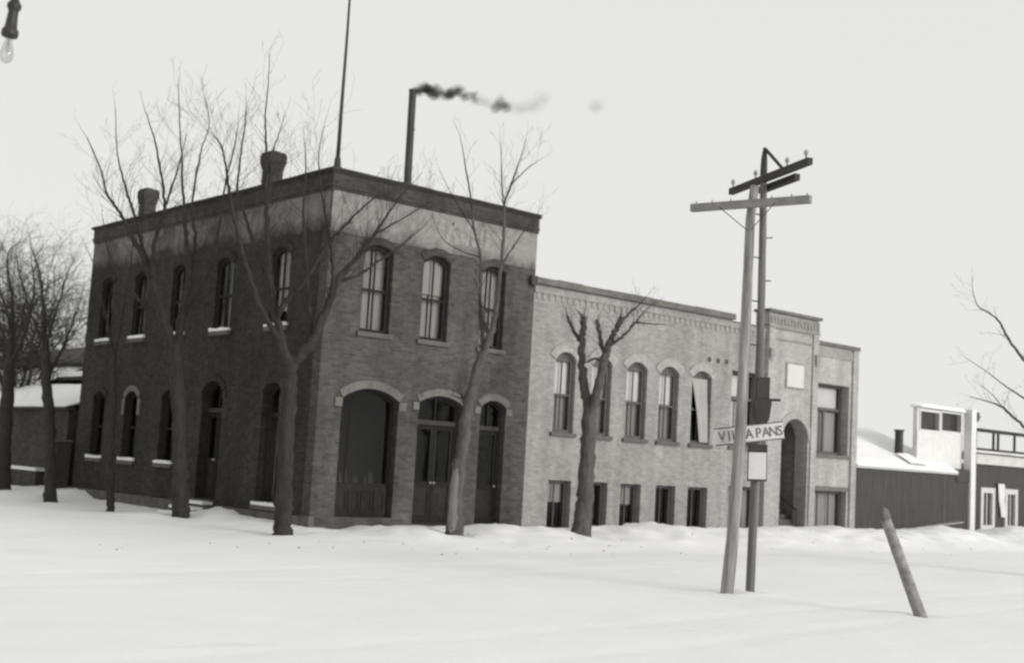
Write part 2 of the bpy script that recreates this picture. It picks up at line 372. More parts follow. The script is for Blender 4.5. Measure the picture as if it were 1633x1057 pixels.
db = MB(); rs_ = random.Random(8)
for k in range(55):
    if k < 55: x_, y_ = rs_.uniform(-7, 24), rs_.gauss(-4.2, .8)
    else: x_, y_ = rs_.uniform(-14, 20), rs_.uniform(-22, -4)
    z_ = float(ground_z(x_, y_)); q_ = rs_.uniform(.015, .05); c_ = Vector((x_, y_, z_)); n0 = len(db.v)
    db.add([c_+Vector((rs_.uniform(-q_,q_)*1.6, rs_.uniform(-q_,q_)*1.6, -.02)) for _ in range(3)]+[c_+Vector((0,0,q_*.7)), c_+Vector((q_,0,q_*.3))], [(0,1,3),(1,2,3),(2,0,3),(0,1,4),(1,3,4)])
tag(db.build('frozen_clods', 'clod', None), kind='stuff')
# ------------------------------------------------------------------ corner building, two storeys of dark brick
B = thing('brick_building', 'tall two-storey dark brick corner building with a pale limewashed band under its cornice', 'building', (3.4, 7.2, 0))
X1 = 6.83; Y1 = 14.45; TOP = 8.90; T = .35
upper = [(1.06,1.96,5.02,7.08,7.25), (2.93,3.82,5.02,7.09,7.26), (4.93,5.76,5.02,7.10,7.27)]
gw = (.70, 2.42, .42, 3.34, 3.61); gd = (3.06, 4.50, .26, 3.40, 3.60); gd2 = (5.13, 6.03, .24, 3.44, 3.62)
fo = [arch(*w) for w in upper] + [arch(*gw), arch(*gd), arch(*gd2)]
MB().slab(FRONT, rect(0, X1, -.4, 8.42), fo, 0, T).build('front_wall', 'brick', B)
su = [(c-.46, c+.46, 5.12, 6.98, 7.18) for c in (2.22, 5.2, 7.9, 10.5, 12.98)]
sl = [(1.56,2.64,.55,3.42,3.66), (4.76,5.92,.52,3.46,3.74)] + [(c-.46, c+.46, 1.40, 3.28, 3.5) for c in (7.97, 10.47, 12.87)]
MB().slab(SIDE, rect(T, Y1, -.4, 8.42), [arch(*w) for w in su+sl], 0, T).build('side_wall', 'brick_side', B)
MB().box(T, Y1-T, -.4, X1, Y1, 8.42).build('back_wall', 'brick', B)
MB().box(X1-T, T, -.4, X1, Y1-T, 8.42).build('party_wall', 'brick', B)
MB().box(T, T, 8.0, X1-T, Y1-T, 8.25).build('roof', 'snow', B)
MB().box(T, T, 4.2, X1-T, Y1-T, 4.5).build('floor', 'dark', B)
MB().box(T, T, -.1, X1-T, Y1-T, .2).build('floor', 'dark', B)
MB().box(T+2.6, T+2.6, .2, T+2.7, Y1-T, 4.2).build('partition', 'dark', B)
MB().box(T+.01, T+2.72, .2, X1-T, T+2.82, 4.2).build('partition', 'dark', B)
# cornice: corbelled brick courses and a tarred coping
c = MB()
for k, (z0, z1, p) in enumerate(((8.42,8.50,.03),(8.50,8.58,.06),(8.58,8.86,.035),(8.86,8.90,.08))):
    c.box(-p, -p, z0, X1+(.02 if k < 3 else .06), T, z1-.001); c.box(-p, T, z0, T, Y1+.02, z1-.001)
c.box(T, Y1-T, 8.42, X1, Y1+.015, 8.899); c.box(X1-T, T, 8.42, X1+.015, Y1-T, 8.899)
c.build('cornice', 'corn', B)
c = MB()
for a in np.arange(0, X1, .98): c.box(max(-.12, a-.12 if a == 0 else a), -.13, 8.903, min(a+.972, X1+.1), T+.05, 8.965+random.uniform(-.008,.008))
for a in np.arange(T+.05, Y1, 1.06): c.box(-.13, a+.004, 8.903, T+.05, min(a+1.05, Y1+.06), 8.96+random.uniform(-.008,.008))
c.box(T+.06, Y1-T, 8.903, X1+.08, Y1+.07, 8.95); c.box(X1-T, T+.06, 8.903, X1+.08, Y1-T-.01, 8.95)
c.build('coping', 'coping', B)
# limewashed band with the ghosts of old painted strokes
MB().box(.006, -.004, 7.40, X1, .05, 8.415).build('limewash_band', 'lime_front', B)
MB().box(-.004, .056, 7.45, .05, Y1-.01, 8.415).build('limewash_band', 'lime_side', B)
for u, h, sl_ in ((3.62, .55, .16), (3.98, .55, -.16), (4.32, .62, 0), (4.55, .64, 0), (4.80, .62, 0), (5.02, .64, 0)):
    z0 = 7.68; w_ = .06; b = MB(); b.add([(u-w_,-.007,z0),(u+w_,-.007,z0),(u+w_+sl_,-.007,z0+h),(u-w_+sl_,-.007,z0+h)], [(0,1,2,3)])
    b.build("faded_stroke", "lime_stroke", B, fix=False)
# foundation
MB().box(-.07, T, -.5, .02, Y1+.05, .40).build('foundation', 'stone', B); MB().box(-.07, -.05, -.5, 2.95, .05, .12).build('foundation', 'stone', B)
MB().box(-.05, -.05, .12, .10, T, .42).build('foundation', 'stone', B)
# front windows, upstairs
for k, w in enumerate(upper):
    window(B, FRONT, *w, dep=.12, fw=.085, rail=6.1, sill='sill', side_curtain='curtain', blind=(6.25, 'curtain') if k == 1 else None, hoodmat='corn', hw=.2, hn=11)
# shop window
w = window(B, FRONT, *gw, dep=.22, fw=.07, vbars=0, hbars=(1.2,), hoodmat='hood', hw=.21, drop=.22, hn=23)
b = MB(); b.box(gw[0]+.06, .20, gw[2]+.06, gw[1]-.06, .30, 1.16)
for k in range(4):
    a = gw[0]+.12+k*.38; b.ring(FRONT, rect(a, a+.34, .56, 1.08), rect(a+.05, a+.29, .61, 1.03), .175, .2)
b.build('bulkhead', 'frame', w)
MB().box(gw[0]+.1, .34, 1.0, gw[1]-.1, .9, 1.18).build('display_shelf', 'dark', w)
gd_ = MB(); rs_ = random.Random(2)
for k in range(13):
    x_ = gw[0]+.2+k*.108; h_ = rs_.uniform(.12, .42); y_ = rs_.uniform(.42, .75); q_ = rs_.uniform(.03, .055)
    gd_.lathe((x_, y_, 1.182), [(q_*.8,0),(q_,.02),(q_,h_*.6),(q_*.45,h_*.75),(q_*.45,h_)], 8)
gd_.build('display_goods', 'drape2', w)
# street doors with transoms
def doorway(F, o5, leaves, tz, name='door', snow_step=False, hn=17, dep=.2, hd='hood'):
    u0, u1, z0, zs, zt = o5; ol = arch(u0+.004, u1-.004, z0, zs, zt-.004); il = inset(ol, .07)
    d = MB().ring(F, ol, il, dep, dep+.12).build(name, 'frame', B)
    MB().mbox(F, u0+.07, u1-.07, dep-.03, dep+.1, tz-.06, tz+.06).build('transom_bar', 'frame2', d)
    MB().face(F, [p for p in inset(ol, .06) if p[1] > tz] + [(u0+.06, tz), (u1-.06, tz)], dep+.07).build('transom_pane', 'glass', d, fix=False)
    MB().mbox(F, (u0+u1)/2-.02, (u0+u1)/2+.02, dep+.02, dep+.08, tz+.06, zt-.08).build('transom_mullion', 'frame', d)
    L = (u1-u0-.14)/leaves
    for k in range(leaves):
        a = u0+.07+k*L+.006; b_ = a+L-.012; lf = MB(); zb = z0+.08; zt_ = tz-.07; mz = zb+.95
        o_ = rect(a, b_, zb, zt_)
        lf.slab(F, o_, [rect(a+.1, b_-.1, zb+.15, mz-.05), rect(a+.1, b_-.1, mz+.08, zt_-.11)], dep+.03, dep+.075)
        lf.build('door_leaf', 'door', d)
        MB().mbox(F, a+.09, b_-.09, dep+.045, dep+.06, zb+.14, mz-.04).build('door_panel', 'frame', d)
        MB().face(F, rect(a+.09, b_-.09, mz+.07, zt_-.1), dep+.05).build('door_pane', 'glass', d, fix=False)
        hx = b_-.05 if k == 0 else a+.05
        MB().lathe(F(hx, dep-.02, mz+.02), [(.012,0),(.03,.01),(.03,.05),(.012,.06)], 8).build('handle', 'insul', d)
    MB().mbox(F, u0-.02, u1+.02, -.12, dep+.1, z0-.14, z0-.004).build('threshold', 'stone', d)
    hood(F, u0, u1, zs, zt, hw_(hd), -.035, .1, .2, hn).build('arch_hood', hd, d)
    return d
def hw_(h): return .19
doorway(FRONT, gd, 2, 2.90); doorway(FRONT, gd2, 1, 2.87, hn=13)
# side: windows with snow on the sills, a door up snowy steps
for k, w in enumerate(su):
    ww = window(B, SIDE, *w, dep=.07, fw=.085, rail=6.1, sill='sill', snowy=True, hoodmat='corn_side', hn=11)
    if k == 0: MB().mbox(SIDE, w[0]+.09, w[1]-.2, .16, .164, w[2]+.4, w[4]-.1).build('blind', 'drape', ww)
    if k == 1: drape_mesh(SIDE, w[0]+.09, w[0]+.42, .20, w[2]+.1, w[4]-.1, .025).build('curtain', 'drape', ww, smooth=True)
for k, w in enumerate(sl[2:]):
    window(B, SIDE, *w, dep=.16, fw=.085, rail=2.4, sill='sill', snowy=True, hoodmat='hood' if k == 1 else 'corn_side', hw=.17, drop=.5 if k == 1 else 0, hn=11)
window(B, SIDE, *sl[0], dep=.2, fw=.09, hbars=(2.85,), vbars=1, sill='sill', snowy=True, hoodmat='corn_side', hn=13)
d = doorway(SIDE, sl[1], 2, 2.95, hd='corn_side')
st = MB(); sn = MB()
for k in range(3):
    x0 = -.35-.3*k; z1 = .40-.15*k
    st.box(x0, 4.6, -.3, x0+.298 if k else -.08, 6.05, z1); sn.box(x0-.03, 4.62+random.uniform(0,.1), z1+.003, x0+.27 if k else -.08, 6.03, z1+.075)
st.build('steps', 'stone', d); sn.build('step_snow', 'snow', d)
# chimneys with corbelled caps
def chimney(y0, y1, zt):
    x0, x1 = .52, .92; c = MB(); cy = (y0+y1)/2
    for z0, z1, e in ((8.2, zt-.46, 0), (zt-.46, zt-.38, .02), (zt-.38, zt-.30, .04), (zt-.30, zt-.06, .06), (zt-.06, zt, .035)):
        c.box(x0-e, y0-e, z0, x1+e, y1+e, z1-.001)
    ch = c.build('chimney', 'corn', B)
    MB().box(x0+.1, y0+.1, zt, x1-.1, y1-.1, zt+.05).build('chimney_flue', 'dark', ch)
chimney(11.98, 12.40, 10.10); chimney(4.08, 4.54, 10.12)
# ------------------------------------------------------------------ smokestack, smoke, flagpole on the roof
t = thing('smokestack', 'thin dark iron smokestack rising behind the cornice of the corner building', 'smokestack', (5.08, 4.0, 8.25))
MB().tube([(5.09,4.0,8.25),(5.09,4,10.0),(5.075,4,11.4),(5.06,4.0,12.92)], [.118,.116,.113,.11], 14, False).build('pipe', 'stack', t, smooth=True)
for z in (9.3, 10.5, 11.7): MB().lathe((5.085,4.0,z), [(.116,0),(.124,.005),(.124,.04),(.116,.045)], 14).build('band', 'stack', t)
MB().lathe((5.06,4.0,12.88), [(.11,0),(.124,.01),(.124,.05),(.095,.05),(.095,.0)], 14).build('rim', 'stack', t)
tag(t, kind='thing')
def smoke_mat():
    mt = bpy.data.materials.new('coal_smoke'); mt.use_nodes = True; n = mt.node_tree.nodes; l = mt.node_tree.links; n.clear()
    o = n.new('ShaderNodeOutputMaterial'); v = n.new('ShaderNodeVolumePrincipled'); l.new(v.outputs[0], o.inputs['Volume'])
    v.inputs['Color'].default_value = grey(.12); v.inputs['Anisotropy'].default_value = .2
    tc = n.new('ShaderNodeTexCoord'); ln = n.new('ShaderNodeVectorMath'); ln.operation = 'LENGTH'; l.new(tc.outputs['Object'], ln.inputs[0])
    fo_ = n.new('ShaderNodeMapRange'); fo_.interpolation_type = 'SMOOTHSTEP'; l.new(ln.outputs['Value'], fo_.inputs['Value'])
    fo_.inputs['From Min'].default_value = .25; fo_.inputs['From Max'].default_value = .98; fo_.inputs['To Min'].default_value = 1; fo_.inputs['To Max'].default_value = 0
    oi = n.new('ShaderNodeObjectInfo'); ad = n.new('ShaderNodeVectorMath'); ad.operation = 'ADD'; l.new(tc.outputs['Object'], ad.inputs[0]); l.new(oi.outputs['Location'], ad.inputs[1])
    nz = ramp(n, l, noise(n, l, ad.outputs[0], 2.0, 6, .66), .4, (.0,.0,.0,1), .6, (1,1,1,1))
    a = n.new('ShaderNodeMath'); a.operation = 'MULTIPLY'; l.new(fo_.outputs[0], a.inputs[0]); l.new(nz.outputs[0], a.inputs[1])
    b_ = n.new('ShaderNodeMath'); b_.operation = 'MULTIPLY'; l.new(a.outputs[0], b_.inputs[0])
    sp = n.new('ShaderNodeSeparateColor'); l.new(oi.outputs['Color'], sp.inputs[0]); 
    c_ = n.new('ShaderNodeMath'); c_.operation = 'MULTIPLY'; c_.inputs[1].default_value = 14; l.new(sp.outputs[0], c_.inputs[0]); l.new(c_.outputs[0], b_.inputs[1])
    l.new(b_.outputs[0], v.inputs['Density']); return mt
M['smoke'] = smoke_mat()
sm = thing('smoke', 'dark puffs of coal smoke drifting off the top of the thin smokestack', 'smoke', (5.06, 4, 12.95)); sm['kind'] = 'stuff'
bm = bmesh.new(); bmesh.ops.create_icosphere(bm, subdivisions=3, radius=1); pm = bpy.data.meshes.new('smoke_puff'); bm.to_mesh(pm); bm.free(); pm.materials.append(M['smoke'])
puffs = []; rs = random.Random(4)
for (x0, z0, x1, z1, r, den, num) in ((5.08,12.93,5.45,13.07,.17,.5,7),(5.4,13.07,6.02,13.10,.21,.42,12),(5.95,13.04,6.4,13.10,.15,.3,7),(6.35,13.14,6.75,13.27,.19,.4,9),(6.7,13.24,7.2,13.20,.15,.12,6),
        (7.1,13.22,7.55,13.28,.17,.25,6),(7.35,13.45,7.5,13.3,.13,.3,3),(7.5,13.25,8.4,13.1,.2,.07,9),(8.35,13.3,8.75,13.3,.2,.17,6),(8.62,13.5,8.75,13.1,.16,.18,5),(8.8,13.3,9.9,13.5,.27,.03,8),(9.8,13.5,10.4,14.0,.28,.03,6),(12.5,14.2,13.1,14.4,.3,.022,4)):
    for k in range(num):
        f = (k+.5)/num; q = r*rs.uniform(.7, 1.3)
        puffs.append((x0+(x1-x0)*f+rs.gauss(0,.04), z0+(z1-z0)*f+rs.gauss(0,.05), q*rs.uniform(1,1.6), q, den*rs.uniform(.6,1.3)))
for (x, z, rx, rz, den) in puffs:
    p = bpy.data.objects.new('smoke_puff', pm); COL.objects.link(p); p.location = (x, 4.0+random.uniform(-.1,.1), z); p.scale = (rx, rz*1.1, rz); p.rotation_euler = (random.uniform(-.4,.4), random.uniform(-.5,.1), random.uniform(-.3,.3))
    p.color = (den, den, den, 1); adopt(p, sm)
t = thing('flagpole', 'tall bare flagpole standing on the corner of the cornice', 'flagpole', (.16,.15,8.96))
MB().tube([(.16,.15,8.96),(.16,.15,10.6),(.17,.15,12.2),(.16,.15,14.6)], [.055,.045,.036,.022], 8).build('pole', 'iron', t, smooth=True)
MB().lathe((.16,.15,8.96), [(.14,0),(.14,.05),(.09,.08),(.075,.3),(.055,.32)], 10).build('base', 'iron', t)
MB().lathe((.16,.15,14.58), [(.02,0),(.06,.05),(.07,.1),(.04,.15),(.0,.17)], 10).build('finial', 'iron', t)

# ------------------------------------------------------------------ long light-brick building beside it
L = thing('light_brick_building', 'long light brick building with arched windows, basement windows and a raised arched entrance', 'building', (14.7, 5.5, 0))
XA = X1+.004; XB = 22.65; T2 = .42; Y2 = 11.0
wins = [(7.79,8.60),(9.27,10.08),(10.72,11.61),(12.17,13.06),(13.68,14.62)]
wins = [(a, b, 2.92, 4.98, 5.22) for a, b in wins]
base = [(7.76,8.65),(9.39,10.13),(10.67,11.55),(12.21,13.11),(13.68,14.62)]
base = [(a, b, .12, 1.57, 1.57) for a, b in base]
big = (15.62, 17.2, 2.95, 5.40, 5.40); bigb = (15.68, 17.2, .12, 1.66, 1.66)
vents = [(u-.09, u+.09, 5.55, 5.70, 5.70) for u in (14.45, 14.88, 15.30)]
MB().slab(FRONT, [(XA,-.4),(17.28,-.4),(17.28,6.94),(XA,6.94)], [arch(*w) for w in wins+base+[big,bigb]+vents], 0, T2).build('front_wall', 'brick2', L)
# wing to the right of the entrance
wing = (20.16, 22.20, 2.93, 5.40, 5.40); wingb = (20.22, 22.20, .12, 1.66, 1.66)
MB().slab(FRONT, rect(20.104, XB, -.4, 6.72), [rect(*wing[:4]), rect(*wingb[:4])], 0, T2).build('wing_wall', 'brick3', L)
# entrance tower, a hand's breadth proud
FT = front_at(-.10); en = (18.20, 19.68, .1, 3.30, 4.04)
MB().slab(FT, rect(17.284, 20.10, -.4, 7.52), [arch(*en, n=20)], 0, T2+.1).build('entrance_wall', 'brick3', L)
p = MB()
for u0, u1 in ((17.30, 17.62), (19.78, 20.09)): p.mbox(FT, u0, u1, -.06, .01, -.4, 7.0)
p.build('pilaster', 'brick3', L)
p = MB(); p.mbox(FT, 17.27, 20.115, -.085, .01, 7.00, 7.08); p.mbox(FT, 17.27, 20.115, -.05, .01, 7.08, 7.44)
for k in range(15): p.mbox(FT, 17.36+k*.185, 17.45+k*.185, -.08, -.045, 7.16, 7.36)
for u in (17.31, 19.86): p.mbox(FT, u, u+.2, -.14, -.055, 6.02, 6.30); p.mbox(FT, u+.03, u+.17, -.11, -.055, 5.90, 6.02)
p.mbox(FT, 17.64, 19.76, -.03, .01, 6.62, 6.68)
p.build('frieze', 'brick2', L)
p = MB(); p.mbox(FT, 17.22, 20.16, -.13, T2+.16, 7.52, 7.62); p.build('coping', 'coping2', L)
hood(FT, en[0], en[1], en[3], en[4], .24, -.03, .08, 0, 27).build('arch_hood', 'hood2', L)
# porch behind the arch
MB().box(17.9, T2+.005, -.3, 18.0, 1.2, 4.6).build('porch_wall', 'brick2', L); MB().box(19.86, T2+.005, -.3, 19.96, 1.2, 4.6).build('porch_wall', 'brick2', L)
MB().box(17.9, 1.204, -.3, 19.96, 1.3, 4.6).build('porch_wall', 'brick2', L); MB().box(17.9, T2+.005, 4.604, 19.96, 1.3, 4.7).build('porch_ceiling', 'dark', L)
dr = MB().ring(front_at(1.2), rect(18.3, 19.5, 1.0, 3.5), rect(18.42, 19.38, 1.0, 3.4), -.06, -.002).build('entrance_door', 'frame2', L)
MB().slab(front_at(1.2), rect(18.43, 19.37, 1.01, 3.39), [rect(18.6,19.2,2.1,3.2)], -.04, -.004).build('door_leaf', 'frame2', dr)
s_ = MB()
for k in range(5): s_.box(18.21, .0+.22*k, -.3, 19.67, .218+.22*k, .3+.16*k) if k < 2 else s_.box(18.01, .43+.22*(k-2), -.3, 19.85, .648+.22*(k-2), .3+.16*k)
s_.build('steps', 'stone', L)
r_ = MB(); r_.tube([(18.45,.1,.95),(18.45,1.1,1.6)], [.03,.03], 6); r_.tube([(18.45,.1,.0),(18.45,.1,.97)], [.025,.025], 6); r_.tube([(18.45,1.05,.9),(18.45,1.05,1.57)], [.025,.025], 6)
r_.tube([(19.45,.1,.95),(19.45,1.1,1.6)], [.03,.03], 6); r_.tube([(19.45,.1,.0),(19.45,.1,.97)], [.025,.025], 6); r_.build('handrail', 'iron', L)
pq = MB().mbox(FT, 18.36, 19.28, -.05, .01, 5.10, 5.87).build('plaque', 'plaque', L); MB().ring(FT, rect(18.30,19.34,5.04,5.93), rect(18.362,19.278,5.102,5.868), -.035, .01).build('plaque_frame', 'brick2', pq)
# parapets, corbels, copings
p = MB(); p.box(XA, -.042, 6.78, 17.28, .01, 6.945); p.box(XA, 0, 6.946, 15.55, T2, 7.02); p.build('parapet', 'brick2', L)
cm = MB().box(-.06, -.024, 6.61, .06, .02, 6.776).build('corbel', 'brick2', L); cm.location.x = XA+.14
for k in range(1, 43):
    q = cm.copy(); COL.objects.link(q); q.location.x = XA+.14+k*.243
p = MB()
for k in range(9): p.box(6.64+k*.993, -.12, 7.024, 6.64+(k+1)*.993-.006, T2+.04, 7.21+random.uniform(-.012,.012))
p.build('coping', 'coping2', L)
MB().box(6.60, -.13, 6.95, XA-.01, -.06, 7.215).build('coping_end', 'iron', L)
p = MB(); p.box(15.58, -.06, 6.947, 17.27, T2+.02, 6.99); p.build('coping', 'coping2', L)
p = MB(); p.box(20.108, -.09, 6.724, XB+.06, T2+.04, 6.86); p.build('coping', 'coping2', L)
p = MB(); p.box(20.108, -.04, 6.34, XB-.33, .01, 6.64); p.build('frieze', 'brick2', L)
p = MB(); p.box(XB-.32, -.075, -.4, XB, .01, 6.72); p.build('pilaster', 'brick3', L)
MB().box(XB-T2, T2, -.4, XB, Y2, 6.7).build('end_wall', 'brick2', L); MB().box(XA, Y2, -.4, XB, Y2+.3, 6.7).build('back_wall', 'brick2', L)
MB().box(XA, T2, 6.2, XB-T2, Y2, 6.4).build('roof', 'snow', L); 
for z in (-.1, 2.1): 
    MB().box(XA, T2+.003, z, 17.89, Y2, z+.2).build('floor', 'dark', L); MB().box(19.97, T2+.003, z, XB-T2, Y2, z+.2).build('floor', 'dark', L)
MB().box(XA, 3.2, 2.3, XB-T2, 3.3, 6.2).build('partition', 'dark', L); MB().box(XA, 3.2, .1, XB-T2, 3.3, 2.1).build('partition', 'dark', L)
for u0, u1, z0, z1, _ in vents:
    v = MB().box(u0, .05, z0, u1, .2, z1); v.build('vent', 'frame3', L)
for k, w in enumerate(wins):
    bl = [(4.02,'blind'),(4.0,'blind'),(4.05,'blind'),(4.05,'blind'),None][k]
    ww = window(L, FRONT, *w, dep=.13, fw=.085, frame='frame3', rail=4.0, sill='frame3', blind=bl, hoodmat='hood2', hw=.26, hn=15,
                side_curtain='drape' if k < 4 else None, head=.02, label='arched window with a pale curtain blown across it' if k == 4 else None)
    if k == 4:
        b = MB(); N = 10; vs_ = []; u0, u1 = w[0], w[1]
        for j in range(9):
            f = j/8; lo = u0+.10+.40*f**.8; hi = u1-.10+.07*max(0, f-.35)/.65; z = 4.98-(4.98-2.98)*f
            for i in range(N+1): vs_.append((lo+(hi-lo)*i/N, .11-.06*sstep(f*1.6)+.012*math.sin(i*1.7), z))
        b.add(vs_, [(j*(N+1)+i, j*(N+1)+i+1, (j+1)*(N+1)+i+1, (j+1)*(N+1)+i) for j in range(8) for i in range(N)]).build('curtain', 'drape', ww, smooth=True)
for k, w in enumerate(base):
    window(L, FRONT, *w, dep=.2, fw=.08, frame='frame3', vbars=1, hbars=(), side_curtain=None, blind=(.95,'drape') if k in (0, 2) else None)
for w in (big, wing):
    window(L, FRONT, *w, dep=.33, fw=.10, frame='frame3', vbars=0, hbars=(4.53,), sill='coping2')
    par = bpy.data.objects[[o.name for o in L.children if o.name.startswith('window')][-1]]
    MB().box(w[0]+.1, .47, 4.60, w[1]-.12, .475, 5.3).build('blind', 'blind', par)
    MB().box(w[0]+.1, .50, 3.05, w[1]-.12, .505, 4.45).build('blind', 'blind' if w is big else 'curtain', par)
    MB().mbox(FRONT, (w[0]+w[1])/2-.05, (w[0]+w[1])/2+.05, .34, .40, 3.04, 4.48).build('mullion', 'frame3', par)
for w in (bigb, wingb):
    window(L, FRONT, *w, dep=.25, fw=.09, frame='frame3', vbars=2, blind=(.3,'drape'))
MB().box(20.16, -.03, 1.664, 22.26, .02, 1.82).build('lintel', 'hood', L)
# ------------------------------------------------------------------ low dark building with a snow-covered roof, and its white upper storey
D = thing('low_shop', 'low dark boarded building under a snow-covered roof with a short iron stovepipe', 'building', (26.6, 4, 0))
b = MB(); x = XB+.01; 
while x < 30.55:
    w_ = random.uniform(.17, .21); b.box(x, random.uniform(0,.006), -.4, min(x+w_-.004, 30.58), .1, 2.56); x += w_
b.build('board_wall', 'board', D)
MB().box(XB+.01, .104, -.4, 30.58, .2, 2.56).build('back_boards', 'dark', D)
MB().box(29.62, -.035, 2.30, 30.58, .2, 2.78).build('raised_parapet', 'board', D); MB().box(28.72, -.02, .4, 28.76, .0, 2.5).build('corner_strip', 'coping2', D)
MB().box(XB+.01, -.10, 2.56, 29.61, .1, 2.63).build('eave_board', 'pale_wood', D)
def roof_sheet(name, par, x0, x1, y0, z0, y1, z1, t=.16, seed=0, mat='snow'):
    b = MB(); nx, ny = 40, 12; vs_ = []
    for i in range(nx+1):
        for j in range(ny+1):
            x = x0+(x1-x0)*i/nx; f = j/ny; k = min(i, nx-i, 3)/3
            dz = float(.05*vnoise(np.array(x), np.array(f*6.), .9, 11+seed)+.04*vnoise(np.array(x), np.array(f*6.), 2.7, 12+seed))
            vs_.append((x, y0+(y1-y0)*f - (.06*float(vnoise(np.array(x*1.), np.array(0.), 1.6, 3)) if j == 0 else 0), z0+(z1-z0)*f + (t*min(1, .5+j) + dz)*(.4+.6*k)))
    n = len(vs_); vs_ += [(p[0], y0+(y1-y0)*((q % (ny+1))/ny), z0+(z1-z0)*((q % (ny+1))/ny)) for q, p in enumerate(vs_)]
    fs_ = []; I_ = lambda i, j: i*(ny+1)+j
    for i in range(nx):
        for j in range(ny): fs_.append((I_(i,j),I_(i+1,j),I_(i+1,j+1),I_(i,j+1)))
        fs_.append((I_(i,0), n+I_(i,0), n+I_(i+1,0), I_(i+1,0)))
    for j in range(ny): fs_.append((I_(0,j),I_(0,j+1),n+I_(0,j+1),n+I_(0,j))); fs_.append((I_(nx,j),n+I_(nx,j),n+I_(nx,j+1),I_(nx,j+1)))
    return b.add(vs_, fs_).build(name, mat, par, smooth=False)
roof_sheet('roof_snow', D, XB+.01, 29.6, -.14, 2.64, 3.6, 4.15)
MB().add([(XB+.01,-.1,2.632),(29.6,-.1,2.632),(29.6,3.6,4.14),(XB+.01,3.6,4.14),(XB+.01,7.3,2.64),(29.6,7.3,2.64)], [(0,1,2,3),(3,2,5,4)]).build('roof', 'roof', D)
MB().box(XB+.01, 7.2, -.4, 30.58, 7.3, 2.6).build('back_wall', 'board', D)
t = MB().lathe((26.86,.85,2.95), [(.30,0),(.22,.12),(.17,.2),(.16,.36),(.155,1.12),(.19,1.13),(.19,1.2),(.15,1.2)], 14).build('stovepipe', 'stack', D, smooth=False)
MB().box(24.05, 1.9, 3.6, 24.08, 1.93, 4.35).build('roof_rod', 'iron', D)
MB().add([(26.2,-.10,2.87),(27.5,-.12,2.85),(27.4,.6,3.22),(26.3,.6,3.22),(26.85,.55,3.26)], [(0,1,4),(1,2,4),(2,3,4),(3,0,4)]).build('roof_snow', 'snow', D)
U = thing('white_false_front', 'white boarded false front with two dark square windows above the low dark building', 'building', (29.2, .4, 2.8))
ul = [(27.42, 28.78, 4.22, 4.92), (28.96, 30.42, 4.26, 4.97)]
F3 = front_at(.28)
MB().slab(F3, rect(27.22, 30.57, 2.8, 5.06), [rect(*w) for w in ul], .03, .2).build('wall', 'white_wood', U)
for k in range(12):
    z = 2.84+k*.115
    MB().add([(27.22,.305,z+.11),(30.57,.305,z+.11),(30.57,.285,z),(27.22,.285,z),(27.22,.31,z),(30.57,.31,z)], [(0,1,2,3),(3,2,5,4)]).build('clapboard', 'white_wood', U)
for w in ul:
    f = MB().ring(F3, rect(w[0]-.07,w[1]+.07,w[2]-.07,w[3]+.07), rect(*w), -.01, .06).build('window', 'white_wood', U)
    MB().face(F3, rect(*w), .1).build('pane', 'glass', f, fix=False); MB().box(w[0]-.1, .5, w[2]-.1, w[1]+.1, .515, w[3]+.08).build('blind', 'board', f)
roof_sheet('roof_snow', U, 27.15, 30.6, .12, 5.08, .62, 5.12, .10, 4)
MB().box(27.15, .14, 5.062, 30.58, .6, 5.08).build('coping', 'pale_wood', U)
# ------------------------------------------------------------------ dark building at the right edge with a balustrade on its flat porch roof
Rb = thing('balustrade_building', 'dark building at the right edge with pale-framed windows and a balustrade on its porch roof', 'building', (35.5, 3, 0))
fr = [(31.52,32.62,.45,2.12),(33.48,34.52,.45,2.12),(35.3,36.3,.45,2.12),(37.2,38.2,.45,2.12)]
MB().slab(FRONT, rect(30.98, 40, -.4, 3.06), [rect(*w) for w in fr], 0, .25).build('wall', 'board', Rb)
MB().box(30.98, .25, -.4, 31.2, 6, 3.06).build('wall', 'board', Rb); MB().box(30.98, 6, -.4, 40, 6.2, 3.06).build('wall', 'board', Rb); MB().box(39.8, .25, -.4, 40, 6, 3.06).build('wall', 'board', Rb)
MB().box(31.2, 1.8, -.3, 39.8, 1.9, 3.0).build('partition', 'dark', Rb)
for k, w in enumerate(fr):
    f = MB().ring(FRONT, rect(w[0]-.01,w[1]+.01,w[2]-.01,w[3]+.01), rect(w[0]+.20,w[1]-.20,w[2]+.18,w[3]-.20), -.05, .1).build('window', 'pale_wood', Rb)
    MB().face(FRONT, rect(w[0]+.19,w[1]-.19,w[2]+.17,w[3]-.19), .05).build('pane', 'glass', f, fix=False)
    MB().box((w[0]+w[1])/2-.03, .0, w[2]+.18, (w[0]+w[1])/2+.03, .06, w[3]-.2).build('sash_bars', 'pale_wood', f)
    MB().box(w[0]+.2, .3, w[2]+.18, w[1]-.2, .31, w[3]-.2).build('blind', 'drape', f)
MB().box(30.98, -.12, 3.064, 40, .25, 3.46).build('fascia', 'pale_wood', Rb); MB().box(30.98, -.16, 3.464, 40, 6.2, 3.52).build('porch_roof', 'roof', Rb)
roof_sheet('roof_snow', Rb, 31.0, 40, -.05, 3.524, 6, 3.53, .08, 7)
MB().box(30.60, -.09, -.4, 30.97, .25, 5.2).build('corner_board', 'white_wood', Rb)
rl = MB().box(30.98, -.06, 3.62, 40, .04, 3.71).build('bottom_rail', 'frame2', Rb)
MB().box(30.98, -.07, 4.36, 40, .05, 4.50).build('top_rail', 'frame2', Rb)
bp_ = None
